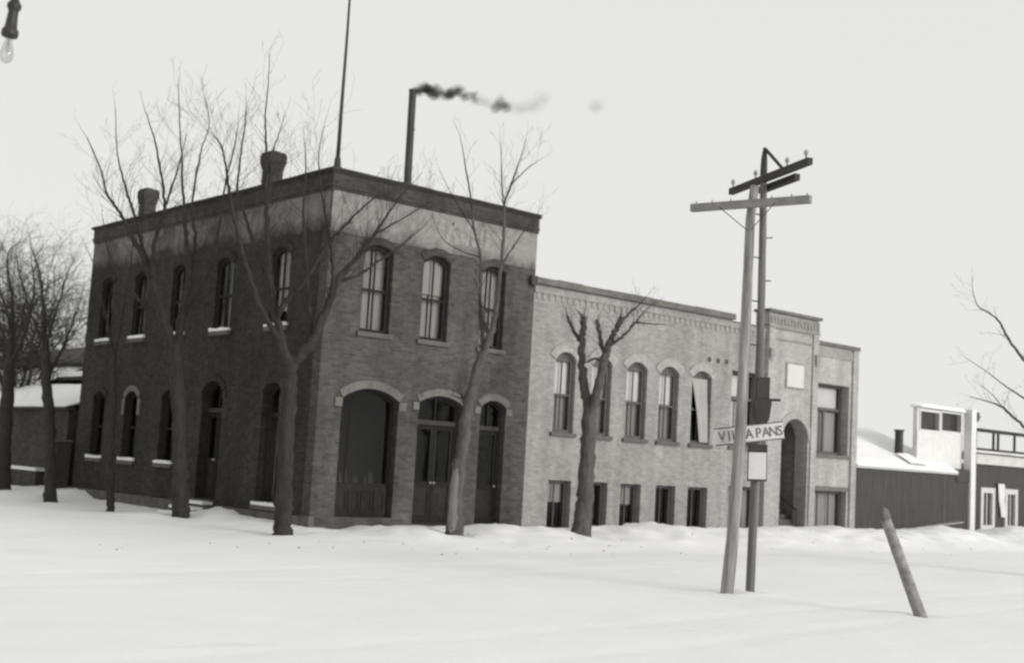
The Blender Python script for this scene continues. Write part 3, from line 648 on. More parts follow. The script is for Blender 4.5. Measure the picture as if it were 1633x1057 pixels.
for x in (31.02, 32.45, 32.83, 34.2, 35.6, 37.0, 38.4, 39.8):
    MB().box(x, -.045, 3.715, x+.08, .035, 4.355).build('baluster', 'frame2', Rb)
br = MB().box(30.99, -.08, 4.78, 31.2, .02, 5.12); br.box(31.2, -.05, 4.9, 31.32, 0, 4.98); br.box(30.99,-.06,4.70,31.1,.0,4.778); br.build('bracket', 'iron', Rb)
sh = thing('hanging_cloth', 'white cloth hanging between two pale-framed windows of the right-hand building', 'cloth', (33.05, -.08, 1.0))
vs_ = []; N = 8
for j in range(12):
    f = j/11; z = 2.32-1.35*f; lo = 32.78+.12*math.sin(f*3)+(.55*max(0,f-.5)); hi = 33.35+.05*math.sin(f*9)+(.25*max(0,f-.5)); hi = max(hi, lo+.22)
    for i in range(N+1): vs_.append((lo+(hi-lo)*i/N, -.10+.035*math.sin(i*1.8+f*3), z))
MB().add(vs_, [(j*(N+1)+i, j*(N+1)+i+1, (j+1)*(N+1)+i+1, (j+1)*(N+1)+i) for j in range(11) for i in range(N)]).build('cloth', 'white_wood', sh, smooth=True)
MB().tube([(32.7,-.07,2.33),(33.45,-.07,2.33)], [.015,.015], 6).build('rod', 'iron', sh)
pk = MB().obox((26.9,-1.05,.66), Vector((1.5,.12,.10)), Vector((-.01,.13,.0)), Vector((-.002,0,.025))).build('plank', 'pole', None)
tag(pk, 'grey plank lying half buried in the snowbank before the low dark building', 'plank')

# ------------------------------------------------------------------ left background: brick shed, long dark house behind it
Sh = thing('brick_shed', 'low brick building with a snow-covered roof left of the corner building', 'building', (2.6, 22, 0))
MB().box(.02, 15.3, -.4, .35, 34, 2.92).build('wall', 'brick4', Sh); MB().box(.35, 15.3, -.4, 5.2, 15.6, 2.92).build('wall', 'brick4', Sh)
MB().box(-.14, 15.2, 2.925, .2, 34, 3.0).build('eave_board', 'board', Sh)
SW = lambda p: (p[1], p[0], p[2])
o = roof_sheet('roof_snow', Sh, 15.2, 34, -.16, 3.0, 3.5, 4.02, .14, 9)
for v in o.data.vertices: v.co = (v.co.y, v.co.x, v.co.z)
o.data.flip_normals()
MB().add([(-.1,15.2,2.99),(-.1,34,2.99),(3.5,34,4.01),(3.5,15.2,4.01)], [(0,1,2,3)]).build('roof', 'roof', Sh)
MB().box(-.28, 16.9, -.4, .02, 20.6, .80).build('ledge', 'brick4', Sh); MB().box(-.32, 16.88, .80, .02, 20.62, .90).build('ledge_snow', 'snow', Sh)
bn = thing('wooden_bin', 'dark upright wooden bin at the gap between the corner building and the brick shed', 'bin', (-.28, 14.95, .2))
b = MB()
for k in range(3): b.box(-.55, 14.66+k*.2, -.2, -.05, 14.85+k*.2, 1.78)
b.build('boards', 'board', bn); MB().box(-.60, 14.62, 1.785, .0, 15.30, 1.83).build('lid', 'frame2', bn)
MB().box(-.58, 14.64, 1.834, -.02, 15.28, 1.90).build('lid_snow', 'hood', bn)
H = thing('long_dark_house', 'long dark frame house with a snowy porch roof behind the brick shed', 'building', (9, 28, 0))
MB().box(5.6, 17, -.4, 12, 46, 5.3).build('wall', 'board', H)
MB().add([(5.2,16.6,5.3),(5.2,46.4,5.3),(8.8,46.4,6.6),(8.8,16.6,6.6),(12.4,16.6,5.3),(12.4,46.4,5.3)], [(0,1,2,3),(3,2,5,4)]).build('roof', 'roof', H)
MB().box(5.18, 16.6, 5.20, 5.6, 46.4, 5.295).build('eave_board', 'board', H)
MB().box(4.0, 17, 4.38, 5.598, 27.0, 4.52).build('porch_roof', 'board', H); MB().box(3.95, 17, 4.524, 5.598, 27.0, 4.74).build('porch_snow', 'snow', H)
o = roof_sheet('lean_to_snow', H, 27.6, 46, 3.4, 4.05, 5.59, 5.15, .16, 13)
for v in o.data.vertices: v.co = (v.co.y, v.co.x, v.co.z)
o.data.flip_normals()
MB().add([(3.4,27.6,4.04),(3.4,46,4.04),(5.59,46,5.14),(5.59,27.6,5.14),(3.5,27.7,-.3),(3.5,46,-.3)], [(0,1,2,3),(4,5,1,0)]).build('lean_to', 'board', H)
for y in (17.4, 20.5, 23.6, 26.7): MB().box(4.1, y, -.4, 4.25, y+.15, 4.375).build('porch_post', 'board', H)
for k, y in enumerate((18.5, 22, 25.5, 29, 32.5, 36)):
    f = MB().ring(side_at(5.6), rect(y, y+.95, 3.2 if k < 3 else 3.4, 4.3 if k < 3 else 4.9), rect(y+.09, y+.86, 3.3 if k < 3 else 3.5, 4.2 if k < 3 else 4.8), -.04, .0).build('window', 'frame2', H)
    MB().face(side_at(5.6), rect(y+.08, y+.87, 3.29 if k < 3 else 3.49, 4.21 if k < 3 else 4.81), -.012).build('pane', 'glass', f, fix=False)

# ------------------------------------------------------------------ utility poles
def knotty(pts, r0, r1, sides, mat, name, par, seed):
    rnd = random.Random(seed); P = [Vector(p) for p in pts]; out = []; rad = []; N = 26
    tot = sum((P[i+1]-P[i]).length for i in range(len(P)-1))
    for k in range(N+1):
        s_ = tot*k/N; i = 0
        while i < len(P)-2 and s_ > (P[i+1]-P[i]).length: s_ -= (P[i+1]-P[i]).length; i += 1
        out.append(P[i].lerp(P[i+1], min(1, s_/(P[i+1]-P[i]).length))); rad.append((r0+(r1-r0)*k/N)*(1+rnd.uniform(-.035,.035)))
    return MB().tube(out, rad, sides).build(name, mat, par, smooth=True)
P1 = thing('utility_pole', 'front pale weathered utility pole leaning slightly right with one grey crossarm', 'utility pole', (.267,-12.573,0), 'pair of utility poles on the street')
knotty([(.25,-12.56,-.5),(.267,-12.573,0),(.312,-12.611,.891),(.358,-12.652,2.566),(.377,-12.668,4.698),(.384,-12.674,6.435),(.428,-12.712,6.91)], .112, .078, 14, 'pole', 'shaft', P1, 3)
a = Vector((.255,-.967,0)); c_ = Vector((.25,-12.75,6.563)); n_ = Vector((.967,.255,0))
MB().obox(c_, a*1.09+Vector((0,0,.0)), n_*.055, Vector((0,0,.065))).build('crossarm', 'arm', P1)
def pin(par, p, s=1.0):
    q = MB().lathe(p, [(.012,0),(.012,.10*s)], 6).build('pin', 'iron', par)
    MB().lathe(Vector(p)+Vector((0,0,.075*s)), [(.02,0),(.038,.008),(.034,.04),(.04,.045),(.03,.075),(.012,.09)], 10).build('insulator', 'insul', q, smooth=True)
for s_ in (-1.0, -.7, -.35, .4, .75, 1.02): MB().lathe(c_+a*s_+Vector((0,0,.065)), [(.01,0),(.014,.01),(.01,.05)], 6).build('pin', 'pole', P1)
MB().tube([c_-a*.52+Vector((-.06,0,-.03)), Vector((.26,-12.70,6.12))], [.008,.008], 5).build('brace', 'iron', P1)
MB().tube([c_+a*.5+Vector((-.06,0,-.03)), Vector((.26,-12.80,6.12))], [.008,.008], 5).build('brace', 'iron', P1)
P2 = thing('utility_pole', 'rear dark utility pole with a pointed top and a steep double crossarm', 'utility pole', (.853,-12.594,0), 'pair of utility poles on the street')
knotty([(.85,-12.59,-.5),(.853,-12.594,0),(.862,-12.60,1.528),(.864,-12.605,3.132),(.86,-12.605,4.761),(.842,-12.587,6.415),(.828,-12.573,7.25)], .076, .062, 12, 'pole2', 'shaft', P2, 5)
MB().tube([(.828,-12.573,7.2),(.829,-12.575,7.5),(.832,-12.578,7.69)], [.064,.055,.03], 10).build('pointed_top', 'arm2', P2)
a2 = Vector((-.388,-.922,0)).normalized(); n2 = Vector((-a2.y, a2.x, 0)); c2 = Vector((.735,-12.75,7.12))
MB().obox(c2, a2*1.35, n2*.05, Vector((0,0,.056))).build('crossarm', 'arm2', P2)
MB().obox(c2+Vector((.17,-.02,-.11))+a2*.12, a2*.62, n2*.05, Vector((0,0,.056))).build('crossarm', 'arm2', P2)
for s_ in (-1.28, -.45, .62, 1.22): pin(P2, c2+a2*s_+Vector((0,0,.054)))
MB().tube([Vector((.845,-12.59,7.66)), c2+a2*.42+Vector((.06,0,.07))], [.03,.03], 6).build('brace', 'arm2', P2)
MB().tube([Vector((.83,-12.58,6.62)), c2-a2*.62+Vector((.0,0,-.06))], [.012,.012], 5).build('brace', 'iron', P2)
for k in range(7): MB().tube([(.86+(.06 if k % 2 else -.06),-12.6,4.2+k*.38),(.86+(.17 if k % 2 else -.17),-12.6+(-.06 if k % 2 else .06),4.21+k*.38)], [.011,.011], 6).build('climbing_step', 'iron', P2)
# ---- sign, notice and box on the rear pole
e = Vector((.8685,-.7503,.19)).normalized(); nrm = Vector((-.653,-.757,0)); upv = nrm.cross(e).normalized(); upv = upv if upv.z > 0 else -upv
sc_ = Vector((.645,-12.615,2.675)); sg = thing('street_sign', 'white lettered name board fixed across the rear pole just above the notice', 'sign', sc_)
MB().obox(sc_, e*.585, nrm*.014, upv*.142).build('board', 'board_white', sg)
fr_ = MB()
for s_ in (-1, 1): fr_.obox(sc_+upv*.142*s_+nrm*.004, e*.592, nrm*.016, upv*.011)
fr_.build('moulding', 'pole2', sg)
def letter(ch, u, sc=.235, par=sg, w=1.0):
    cu = bpy.data.curves.new('letter', 'FONT'); cu.body = ch; cu.size = sc; cu.align_x = 'CENTER'; cu.extrude = .003; cu.offset = .002
    tmp = bpy.data.objects.new('letter_tmp', cu); COL.objects.link(tmp); dg = bpy.context.evaluated_depsgraph_get()
    me = bpy.data.meshes.new_from_object(tmp.evaluated_get(dg)); bpy.data.objects.remove(tmp); me.name = 'letter'
    mt = Matrix((e*w, upv, nrm)).transposed().to_4x4(); mt.translation = sc_ + e*u - upv*.082 + nrm*.018
    me.transform(mt); me.materials.clear(); me.materials.append(M['ink']); o = bpy.data.objects.new('letter', me); COL.objects.link(o); adopt(o, par); return o
for ch, u in (('V',-.47),('I',-.345),('L',-.25),('L',-.13),('A',.0),('P',.155),('A',.285),('N',.41),('S',.525)): letter(ch, u, w=.85)
nt = thing('notice_board', 'white paper notice on a dark board low on the rear pole', 'notice', (.76,-12.71,2.1))
e0 = Vector((.757,-.653,.03)).normalized(); z_ = Vector((-.02,.0,1)).normalized(); pc_ = Vector((.765,-12.715,2.19))
MB().obox(pc_, e0*.165, nrm*.012, z_*.31).build('backing', 'arm2', nt); MB().obox(pc_+nrm*.016-z_*.05, e0*.150, nrm*.003, z_*.225).build('sheet', 'paper', nt)
bx = thing('pole_box', 'dark metal box with a small bracket on the rear pole above the sign', 'box', (.79,-12.73,3.05))
bc = Vector((.80,-12.74,3.07)); q = MB(); P_ = []
for h, w_ in ((-.20,.085),(-.12,.12),(.14,.15),(.20,.14)):
    for s1, s2 in ((-1,-1),(1,-1),(1,1),(-1,1)): P_.append(bc+e0*w_*s1+nrm*.10*s2+Vector((0,0,h)))
fs_ = [(3,2,1,0),(12,13,14,15)]
for k in range(3):
    for i in range(4): fs_.append((k*4+i, k*4+(i+1)%4, k*4+4+(i+1)%4, k*4+4+i))
q.add(P_, fs_).build('body', 'iron', bx)
MB().obox(bc+Vector((0,0,.39)), e0*.11, nrm*.08, Vector((0,0,.185))).build('upper_case', 'arm2', bx)
MB().obox(bc+e0*.19+Vector((0,0,.195)), e0*.12, nrm*.03, Vector((0,0,.022))).build('bracket', 'iron', bx)
# ---- leaning post
LP = thing('leaning_post', 'short weathered round post leaning left out of the snow', 'post', (.998,-15.709,0))
p0 = Vector((.998,-15.709,0)); p1 = Vector((.528,-15.303,1.565)); dr_ = (p1-p0)
knotty([p0-dr_*.25, p0, p0+dr_*.5, p0+dr_*.93], .098, .078, 14, 'post', 'shaft', LP, 9)
MB().tube([p0+dr_*f for f in (.90,.93,.97,1.0,1.02)], [.078,.088,.085,.066,.02], 12).build('worn_top', 'pole2', LP, smooth=True)
# ---- hanging street lamp near the camera
LM = thing('street_lamp', 'dark hanging street lamp with a clear glass bulb at the top left', 'lamp', (-13.205,-15.871,5.4))
top = Vector((-13.19,-15.875,5.47)); bot = Vector((-13.207,-15.869,5.13)); axl = (top-bot).normalized()
MB().lathe(bot, [(.03,-.005),(.060,.0),(.068,.02),(.066,.055),(.05,.075),(.046,.12),(.040,.20),(.042,.225),(.056,.245),(.056,.275),(.038,.30),(.024,.335),(.02,.36),(.008,.37)], 20, axl).build('housing', 'iron', LM, smooth=True)
gb = MB().lathe(bot, [(.026,-.004),(.030,-.04),(.045,-.09),(.056,-.14),(.052,-.185),(.032,-.215),(.002,-.225)], 20, axl).build('bulb', 'glass', LM, smooth=True)
MB().tube([bot-axl*.02, bot-axl*.09+Vector((.012,0,0)), bot-axl*.13, bot-axl*.09-Vector((.012,0,0)), bot-axl*.02], [.0025]*5, 5).build('filament', 'iron', gb)
MB().tube([bot+axl*.36, bot+axl*.8, Vector((-13.17,-15.88,8.0))], [.008]*3, 6).build('hanger', 'iron', LM)
MB().tube([Vector((-24,-9.5,8.5)), Vector((-18,-12.9,8.1)), Vector((-13.17,-15.88,8.0)), Vector((-8,-19.2,8.1)), Vector((-2,-23,8.5))], [.008]*5, 5).build('span_wire', 'iron', LM)

# ------------------------------------------------------------------ trees
TREES = {
    "tree1": [
        [[-1.4,3.79,-0.04,0.2428],[-1.46,3.84,0.66,0.2105],[-1.52,3.89,1.45,0.1943],[-1.59,3.96,2.41,0.1862],[-1.68,4.03,3.37,0.1781],[-1.79,4.13,4.34,0.1619]],
        [[-1.79,4.13,4.34,0.1295],[-2.18,4.13,5.08,0.1205],[-2.53,4.09,5.86,0.1116],[-2.87,4.07,6.57,0.0949],[-3.22,4.12,7.07,0.0708],[-3.5,4.15,7.53,0.0547],[-3.72,4.19,7.8,0.0468],[-3.97,4.23,8.11,0.0388],[-4.15,4.18,8.57,0.0309],[-4.4,4.18,9.03,0.023],[-4.61,4.19,9.39,0.0153]],
        [[-2.87,4.07,6.57,0.0712],[-2.97,4.35,7.3,0.0477],[-3.09,4.62,7.92,0.0479],[-3.18,4.81,8.33,0.04],[-3.33,5.14,9.12,0.0281],[-3.37,5.32,9.67,0.0202],[-3.39,5.57,10.67,0.0122]],
        [[-2.53,4.09,5.86,0.0797],[-2.76,3.86,6.47,0.071],[-2.89,3.48,7.14,0.0624],[-2.93,3.07,7.73,0.054],[-3.18,2.8,8.36,0.0457],[-3.41,2.62,8.84,0.0377],[-3.61,2.47,9.25,0.0299],[-3.77,2.39,9.5,0.0223],[-4.0,2.28,9.86,0.0148]],
        [[-2.93,3.07,7.73,0.0386],[-2.79,3.17,8.17,0.0388],[-2.6,3.29,8.74,0.0312],[-2.42,3.44,9.33,0.0197],[-2.28,3.58,9.88,0.0119]],
        [[-1.79,4.13,4.34,0.1214],[-1.48,4.52,5.38,0.1068],[-1.21,4.93,6.46,0.0917],[-1.12,5.39,7.37,0.076],[-1.04,5.87,8.32,0.0598],[-0.96,6.32,9.26,0.0432],[-0.87,6.67,10.05,0.0349],[-0.81,7.09,10.94,0.0264],[-0.67,7.76,12.45,0.0134]],
        [[-1.21,4.93,6.46,0.0667],[-0.73,5.69,7.63,0.0599],[-0.6,6.35,8.44,0.0479],[-0.31,6.88,9.28,0.0443],[0.05,7.45,10.27,0.0361],[0.22,7.7,10.72,0.0273],[0.62,8.16,11.65,0.0185],[0.76,9.12,12.94,0.0113]],
        [[-1.48,4.52,5.38,0.074],[-1.4,3.53,6.32,0.0563],[-1.5,2.95,7.07,0.0475],[-1.7,2.47,7.8,0.039],[-1.89,1.98,8.51,0.0307],[-2.03,1.45,9.19,0.0227],[-2.17,1.04,9.72,0.0134]],
        [[-2.18,4.13,5.08,0.0562],[-2.66,4.96,5.75,0.0405],[-2.93,5.43,6.25,0.0326],[-3.11,5.87,6.93,0.0246],[-3.16,6.24,7.8,0.0165]]],
    "tree2": [
        [[-1.5,-1.32,-0.01,0.2278],[-1.52,-1.31,0.52,0.1922],[-1.54,-1.29,1.36,0.1779],[-1.56,-1.27,2.35,0.1708],[-1.59,-1.25,3.34,0.1708],[-1.59,-1.25,3.77,0.1708]],
        [[-1.59,-1.25,3.77,0.121],[-1.37,-1.32,4.15,0.1142],[-1.16,-1.4,4.45,0.1074],[-0.96,-1.43,5.0,0.1006],[-0.79,-1.45,5.47,0.0865],[-0.63,-1.46,5.93,0.0723],[-0.29,-1.6,6.46,0.0581],[0.02,-1.72,6.95,0.051],[0.31,-1.82,7.48,0.0366],[0.54,-1.9,7.92,0.0294],[0.8,-2.0,8.34,0.0184]],
        [[-0.79,-1.45,5.47,0.0577],[-0.91,-1.7,5.99,0.05],[-1.13,-1.89,6.53,0.0424],[-1.45,-2.09,7.18,0.0349],[-1.77,-2.29,7.81,0.0276],[-2.06,-2.56,8.5,0.017],[-2.17,-2.88,9.05,0.0101]],
        [[-1.16,-1.4,4.45,0.0644],[-1.05,-0.98,5.29,0.058],[-0.93,-0.61,6.07,0.0514],[-0.83,-0.23,6.88,0.0446],[-0.68,0.21,7.88,0.0377],[-0.49,0.55,8.79,0.0267],[-0.37,0.89,9.63,0.0154]],
        [[-1.59,-1.25,3.77,0.1139],[-1.74,-1.03,4.41,0.107],[-1.83,-0.88,4.91,0.0929],[-1.93,-0.71,5.63,0.086],[-1.98,-0.57,6.37,0.0718],[-2.02,-0.42,7.26,0.0648],[-2.04,-0.29,8.17,0.0506],[-2.05,-0.2,8.85,0.0434],[-2.05,-0.14,9.28,0.0363],[-2.07,-0.07,9.71,0.029],[-2.03,-0.01,10.49,0.0182],[-2.01,0.07,11.36,0.0095]],
        [[-1.83,-0.88,4.91,0.0643],[-1.79,-1.17,5.33,0.0639],[-1.68,-1.46,5.6,0.0565],[-1.61,-1.73,5.89,0.0492],[-1.52,-2.16,6.44,0.0417],[-1.37,-2.64,6.92,0.0345],[-1.21,-3.09,7.32,0.0273],[-1.07,-3.47,7.62,0.017]],
        [[-1.93,-0.71,5.63,0.0645],[-1.99,-0.24,6.25,0.0579],[-2.02,0.18,6.88,0.0512],[-2.05,0.6,7.52,0.0443],[-2.08,0.97,8.1,0.041],[-1.94,1.25,8.82,0.0376],[-1.81,1.45,9.4,0.0304],[-1.69,1.62,9.91,0.0229],[-1.56,1.86,10.58,0.0116]],
        [[-1.74,-1.03,4.41,0.0713],[-2.42,-1.16,5.11,0.063],[-2.95,-1.42,5.86,0.0549],[-3.44,-1.7,6.6,0.0471],[-3.86,-2.03,7.31,0.0396],[-4.16,-2.3,7.86,0.0325],[-4.36,-2.46,8.17,0.0258],[-4.57,-2.51,8.35,0.016]],
        [[-2.02,-0.42,7.26,0.036],[-1.69,0.1,8.29,0.0294],[-1.44,0.54,9.18,0.0262],[-1.19,0.74,9.73,0.0151],[-0.96,0.95,10.3,0.0092]],
        [[-0.63,-1.46,5.93,0.0506],[-0.1,-1.49,6.13,0.0366],[0.42,-1.46,6.51,0.0296],[1.05,-1.44,6.99,0.0225],[1.7,-1.4,7.56,0.0152]],
        [[-0.29,-1.6,6.46,0.0363],[-0.11,-1.91,6.98,0.0289],[0.32,-2.51,7.44,0.0216],[0.75,-3.1,7.89,0.0143]]],
    "tree3": [
        [[2.48,-2.5,0.14,0.2263],[2.47,-2.49,0.53,0.1886],[2.47,-2.49,1.27,0.1659],[2.53,-2.54,2.47,0.1433],[2.59,-2.59,3.22,0.1282],[2.68,-2.67,3.99,0.1131],[2.8,-2.78,4.57,0.1056]],
        [[2.8,-2.78,4.57,0.0679],[2.83,-2.63,5.22,0.0606],[2.86,-2.47,6.01,0.0533],[2.94,-2.29,6.97,0.0536],[2.88,-2.08,7.61,0.0538],[2.86,-1.77,8.76,0.0387],[2.83,-1.62,9.29,0.0311],[2.81,-1.49,9.76,0.0195],[2.77,-1.36,10.18,0.0117]],
        [[2.8,-2.78,4.57,0.0905],[2.83,-2.96,4.94,0.0902],[2.81,-3.17,5.5,0.0822],[2.63,-3.45,6.52,0.0739],[2.51,-3.64,7.24,0.066],[2.36,-3.78,7.88,0.051],[2.33,-3.84,8.09,0.0436],[2.33,-4.01,8.45,0.0398],[2.34,-4.17,8.8,0.0288],[2.34,-4.33,9.15,0.0179],[2.33,-4.44,9.43,0.0107]],
        [[2.36,-3.78,7.88,0.0328],[2.46,-3.51,8.61,0.0257],[2.58,-3.29,9.28,0.0185],[2.64,-3.15,9.7,0.0112]],
        [[2.65,-3.46,6.67,0.0369],[2.95,-3.42,7.03,0.0298],[3.37,-3.36,7.56,0.0226],[3.78,-3.32,8.03,0.0152]],
        [[2.33,-4.01,8.45,0.0289],[2.42,-4.43,8.78,0.0179],[2.51,-4.76,8.97,0.0093]],
        [[2.83,-2.96,4.94,0.0601],[2.79,-2.78,5.29,0.0679],[2.79,-2.64,5.65,0.0681]],
        [[2.88,-2.08,7.61,0.0269],[2.79,-1.58,8.21,0.0233],[2.71,-1.11,8.82,0.0157],[2.66,-0.74,9.35,0.0095]],
        [[2.94,-2.29,6.97,0.0306],[2.72,-1.78,7.14,0.0232],[2.52,-1.24,7.48,0.0171],[2.48,-0.83,8.08,0.011]],
        [[2.59,-2.59,3.22,0.0528],[2.53,-2.52,3.37,0.0453],[2.5,-2.48,3.46,0.0377]]],
    "tree4": [
        [[6.7,-2.5,0.22,0.2633],[6.72,-2.51,0.75,0.2222],[6.74,-2.53,1.56,0.2057],[6.74,-2.53,2.54,0.2057],[6.76,-2.55,3.23,0.2057]],
        [[6.76,-2.55,3.23,0.1317],[6.69,-2.41,3.85,0.1401],[6.65,-2.28,4.52,0.1322],[6.66,-2.2,5.19,0.1242],[6.7,-2.18,5.61,0.1077],[6.71,-2.17,5.83,0.1244],[6.72,-2.16,5.92,0.0995]],
        [[6.66,-2.2,5.22,0.0745],[6.6,-2.0,5.47,0.0664],[6.57,-1.79,5.78,0.0584],[6.56,-1.67,5.99,0.0502]],
        [[6.76,-2.55,3.23,0.1399],[6.76,-2.71,3.83,0.1394],[6.76,-2.86,4.38,0.1389],[6.77,-3.0,4.87,0.1384],[6.77,-3.08,5.13,0.122],[6.8,-3.2,5.46,0.0974],[6.86,-3.33,5.71,0.0972],[6.87,-3.38,5.86,0.0809]],
        [[6.77,-3.0,4.87,0.0814],[6.77,-2.79,5.26,0.0818],[6.81,-2.65,5.6,0.074],[6.82,-2.54,5.83,0.0659]],
        [[6.77,-3.08,5.13,0.065],[6.85,-3.39,5.33,0.0566],[6.91,-3.65,5.54,0.0483],[6.93,-3.83,5.73,0.0401],[7.04,-4.12,5.71,0.0239],[7.23,-4.63,5.68,0.0119]],
        [[6.72,-2.96,4.76,0.057],[6.6,-2.76,4.8,0.0449],[6.5,-2.61,4.71,0.0327]],
        [[6.84,-3.31,5.66,0.0486],[7.07,-3.41,5.96,0.0406],[7.29,-3.52,6.2,0.0285],[7.52,-3.62,6.47,0.0163]],
        [[6.91,-3.65,5.54,0.0322],[7.38,-3.67,6.04,0.0203],[7.78,-3.72,6.42,0.0114]]],
    "tree5": [
        [[-1.6,12.04,0.01,0.2115],[-1.65,12.09,0.76,0.173],[-1.74,12.16,1.9,0.1634],[-1.85,12.25,2.85,0.1634],[-1.96,12.35,3.8,0.1538],[-2.06,12.44,4.76,0.1442]],
        [[-2.06,12.44,4.76,0.1057],[-2.06,12.81,5.75,0.1065],[-2.08,13.18,6.66,0.0682],[-2.15,13.47,7.27,0.049],[-2.28,13.82,7.88,0.0295]],
        [[-2.06,12.44,4.76,0.0865],[-2.05,12.0,5.52,0.0667],[-2.04,11.57,6.26,0.0473],[-2.06,11.27,6.82,0.0282],[-2.0,10.88,7.37,0.014]],
        [[-1.96,12.35,3.8,0.0769],[-1.53,12.6,4.53,0.0584],[-1.14,12.92,5.37,0.0493],[-0.83,13.22,6.13,0.0299],[-0.61,13.51,6.78,0.0201]],
        [[-2.06,12.44,4.76,0.0769],[-2.52,12.24,5.38,0.057],[-3.0,11.93,6.16,0.0468],[-3.37,11.62,6.84,0.0277],[-3.6,11.36,7.35,0.0137]]],
    "tree6": [
        [[-1.6,16.13,0.01,0.2699],[-1.66,16.18,0.99,0.2284],[-1.69,16.21,2.02,0.218],[-1.72,16.23,3.26,0.2076],[-1.74,16.25,4.3,0.1869]],
        [[-1.74,16.25,4.3,0.135],[-1.64,16.58,5.37,0.115],[-1.61,16.96,6.45,0.0948],[-1.71,17.46,7.55,0.0637],[-1.64,17.66,8.23,0.0373],[-1.29,17.55,8.61,0.016]],
        [[-1.74,16.25,4.3,0.1038],[-1.64,15.62,5.02,0.0822],[-1.69,15.01,5.91,0.0711],[-1.82,14.5,6.79,0.0502],[-2.08,14.24,7.45,0.0298]],
        [[-1.72,16.23,3.26,0.0934],[-1.93,17.29,4.51,0.0738],[-1.99,18.31,6.05,0.0536],[-1.83,19.14,7.67,0.0327]],
        [[-1.64,16.58,5.37,0.0732],[-2.07,16.52,6.37,0.0519],[-2.42,16.4,7.36,0.0309],[-2.43,16.03,8.28,0.0153]],
        [[-1.69,15.01,5.91,0.0508],[-1.28,15.33,6.61,0.0411],[-0.85,15.49,7.1,0.026],[-0.32,15.55,7.39,0.0136]]],
    "tree7": [
        [[-1.5,7.91,0.08,0.1151],[-1.56,7.96,0.95,0.0974],[-1.62,8.01,2.17,0.0885],[-1.68,8.06,3.41,0.0797],[-1.71,8.09,4.29,0.0797]],
        [[-1.71,8.09,4.29,0.0531],[-1.79,8.52,5.19,0.0446],[-1.91,8.98,6.11,0.036],[-1.98,9.33,6.86,0.0226],[-2.12,9.68,7.43,0.0118]],
        [[-1.71,8.09,4.29,0.0531],[-1.75,7.77,5.17,0.0439],[-1.82,7.47,6.03,0.0349],[-1.88,7.18,6.88,0.026],[-1.98,6.9,7.73,0.0137]]],
    "tree8": [
        [[13.64,-12.63,0.31,0.298],[13.6,-12.6,1.11,0.2533],[13.55,-12.56,1.99,0.2384],[13.46,-12.47,2.72,0.2235]],
        [[13.46,-12.47,2.72,0.1341],[12.87,-12.15,3.05,0.1038],[12.37,-11.86,3.19,0.0665],[11.98,-11.67,3.55,0.0515],[11.71,-11.53,3.75,0.0441],[11.52,-11.44,3.91,0.0367],[11.17,-11.23,4.03,0.0219],[10.75,-10.99,4.12,0.0109]],
        [[13.46,-12.47,2.72,0.149],[13.46,-12.19,3.75,0.1201],[13.26,-11.79,4.49,0.0906],[13.04,-11.43,4.94,0.0682],[12.87,-11.16,5.26,0.0532],[12.73,-10.9,5.69,0.0458],[12.65,-10.72,6.08,0.0344],[12.53,-10.54,6.3,0.0268],[12.36,-10.3,6.48,0.0192],[12.33,-10.17,6.85,0.0123],[12.37,-10.11,7.25,0.0077]],
        [[13.26,-11.79,4.49,0.0679],[13.3,-11.46,4.04,0.0457],[13.22,-11.11,4.25,0.0345],[13.1,-10.59,4.61,0.0232],[13.01,-10.14,4.96,0.0156],[12.89,-9.69,5.27,0.0079]],
        [[13.46,-12.19,3.75,0.09],[13.02,-12.51,4.77,0.0664],[12.44,-12.69,5.74,0.0435],[11.74,-12.79,6.67,0.0213]],
        [[13.46,-12.47,2.72,0.0894],[14.58,-12.56,3.99,0.0685],[15.43,-12.49,5.3,0.0466],[16.16,-12.32,6.66,0.0238]],
        [[11.71,-11.53,3.75,0.0294],[11.58,-11.33,3.99,0.0221],[11.52,-11.2,4.18,0.0147],[11.36,-10.97,4.42,0.0074]]]
}
def smooth_path(L, sub=3):
    P = [Vector(p[:3]) for p in L]; R = [p[3] for p in L]; n = len(P); oP = []; oR = []
    for i in range(n-1):
        a_, b_, c__, d_ = P[max(i-1,0)], P[i], P[i+1], P[min(i+2,n-1)]
        for k in range(sub):
            t = k/sub; t2 = t*t; t3 = t2*t
            oP.append(.5*((2*b_)+(c__-a_)*t+(2*a_-5*b_+4*c__-d_)*t2+(3*b_-a_-3*c__+d_)*t3)); oR.append(R[i]+(R[i+1]-R[i])*t)
    oP.append(P[-1]); oR.append(R[-1]); return oP, oR
def shoots(b, rnd, p, d, length, r, depth, up=.25, wob=.10):
    n = max(3, int(length/.16)); pts = [p.copy()]; rad = [r]; q = p.copy(); d = d.normalized()
    for k in range(n):
        d = (d + Vector((rnd.gauss(0,wob), rnd.gauss(0,wob), rnd.gauss(0,wob)+up*.12))).normalized(); q = q + d*(length/n)
        pts.append(q.copy()); rad.append(max(.0022, r*(1-.8*(k+1)/n)))
        if depth and k > 0 and rnd.random() < .62:
            s_ = d.orthogonal(); s_.rotate(Matrix.Rotation(rnd.uniform(0, 6.28), 3, d)); dd = (d*.75+s_*rnd.uniform(.5,.95)+Vector((0,0,up)))
            shoots(b, rnd, q, dd, length*rnd.uniform(.3,.6), max(.0022, rad[-1]*.6), depth-1, up, wob)
    b.tube(pts, rad, 3 if r < .012 else 4, False)
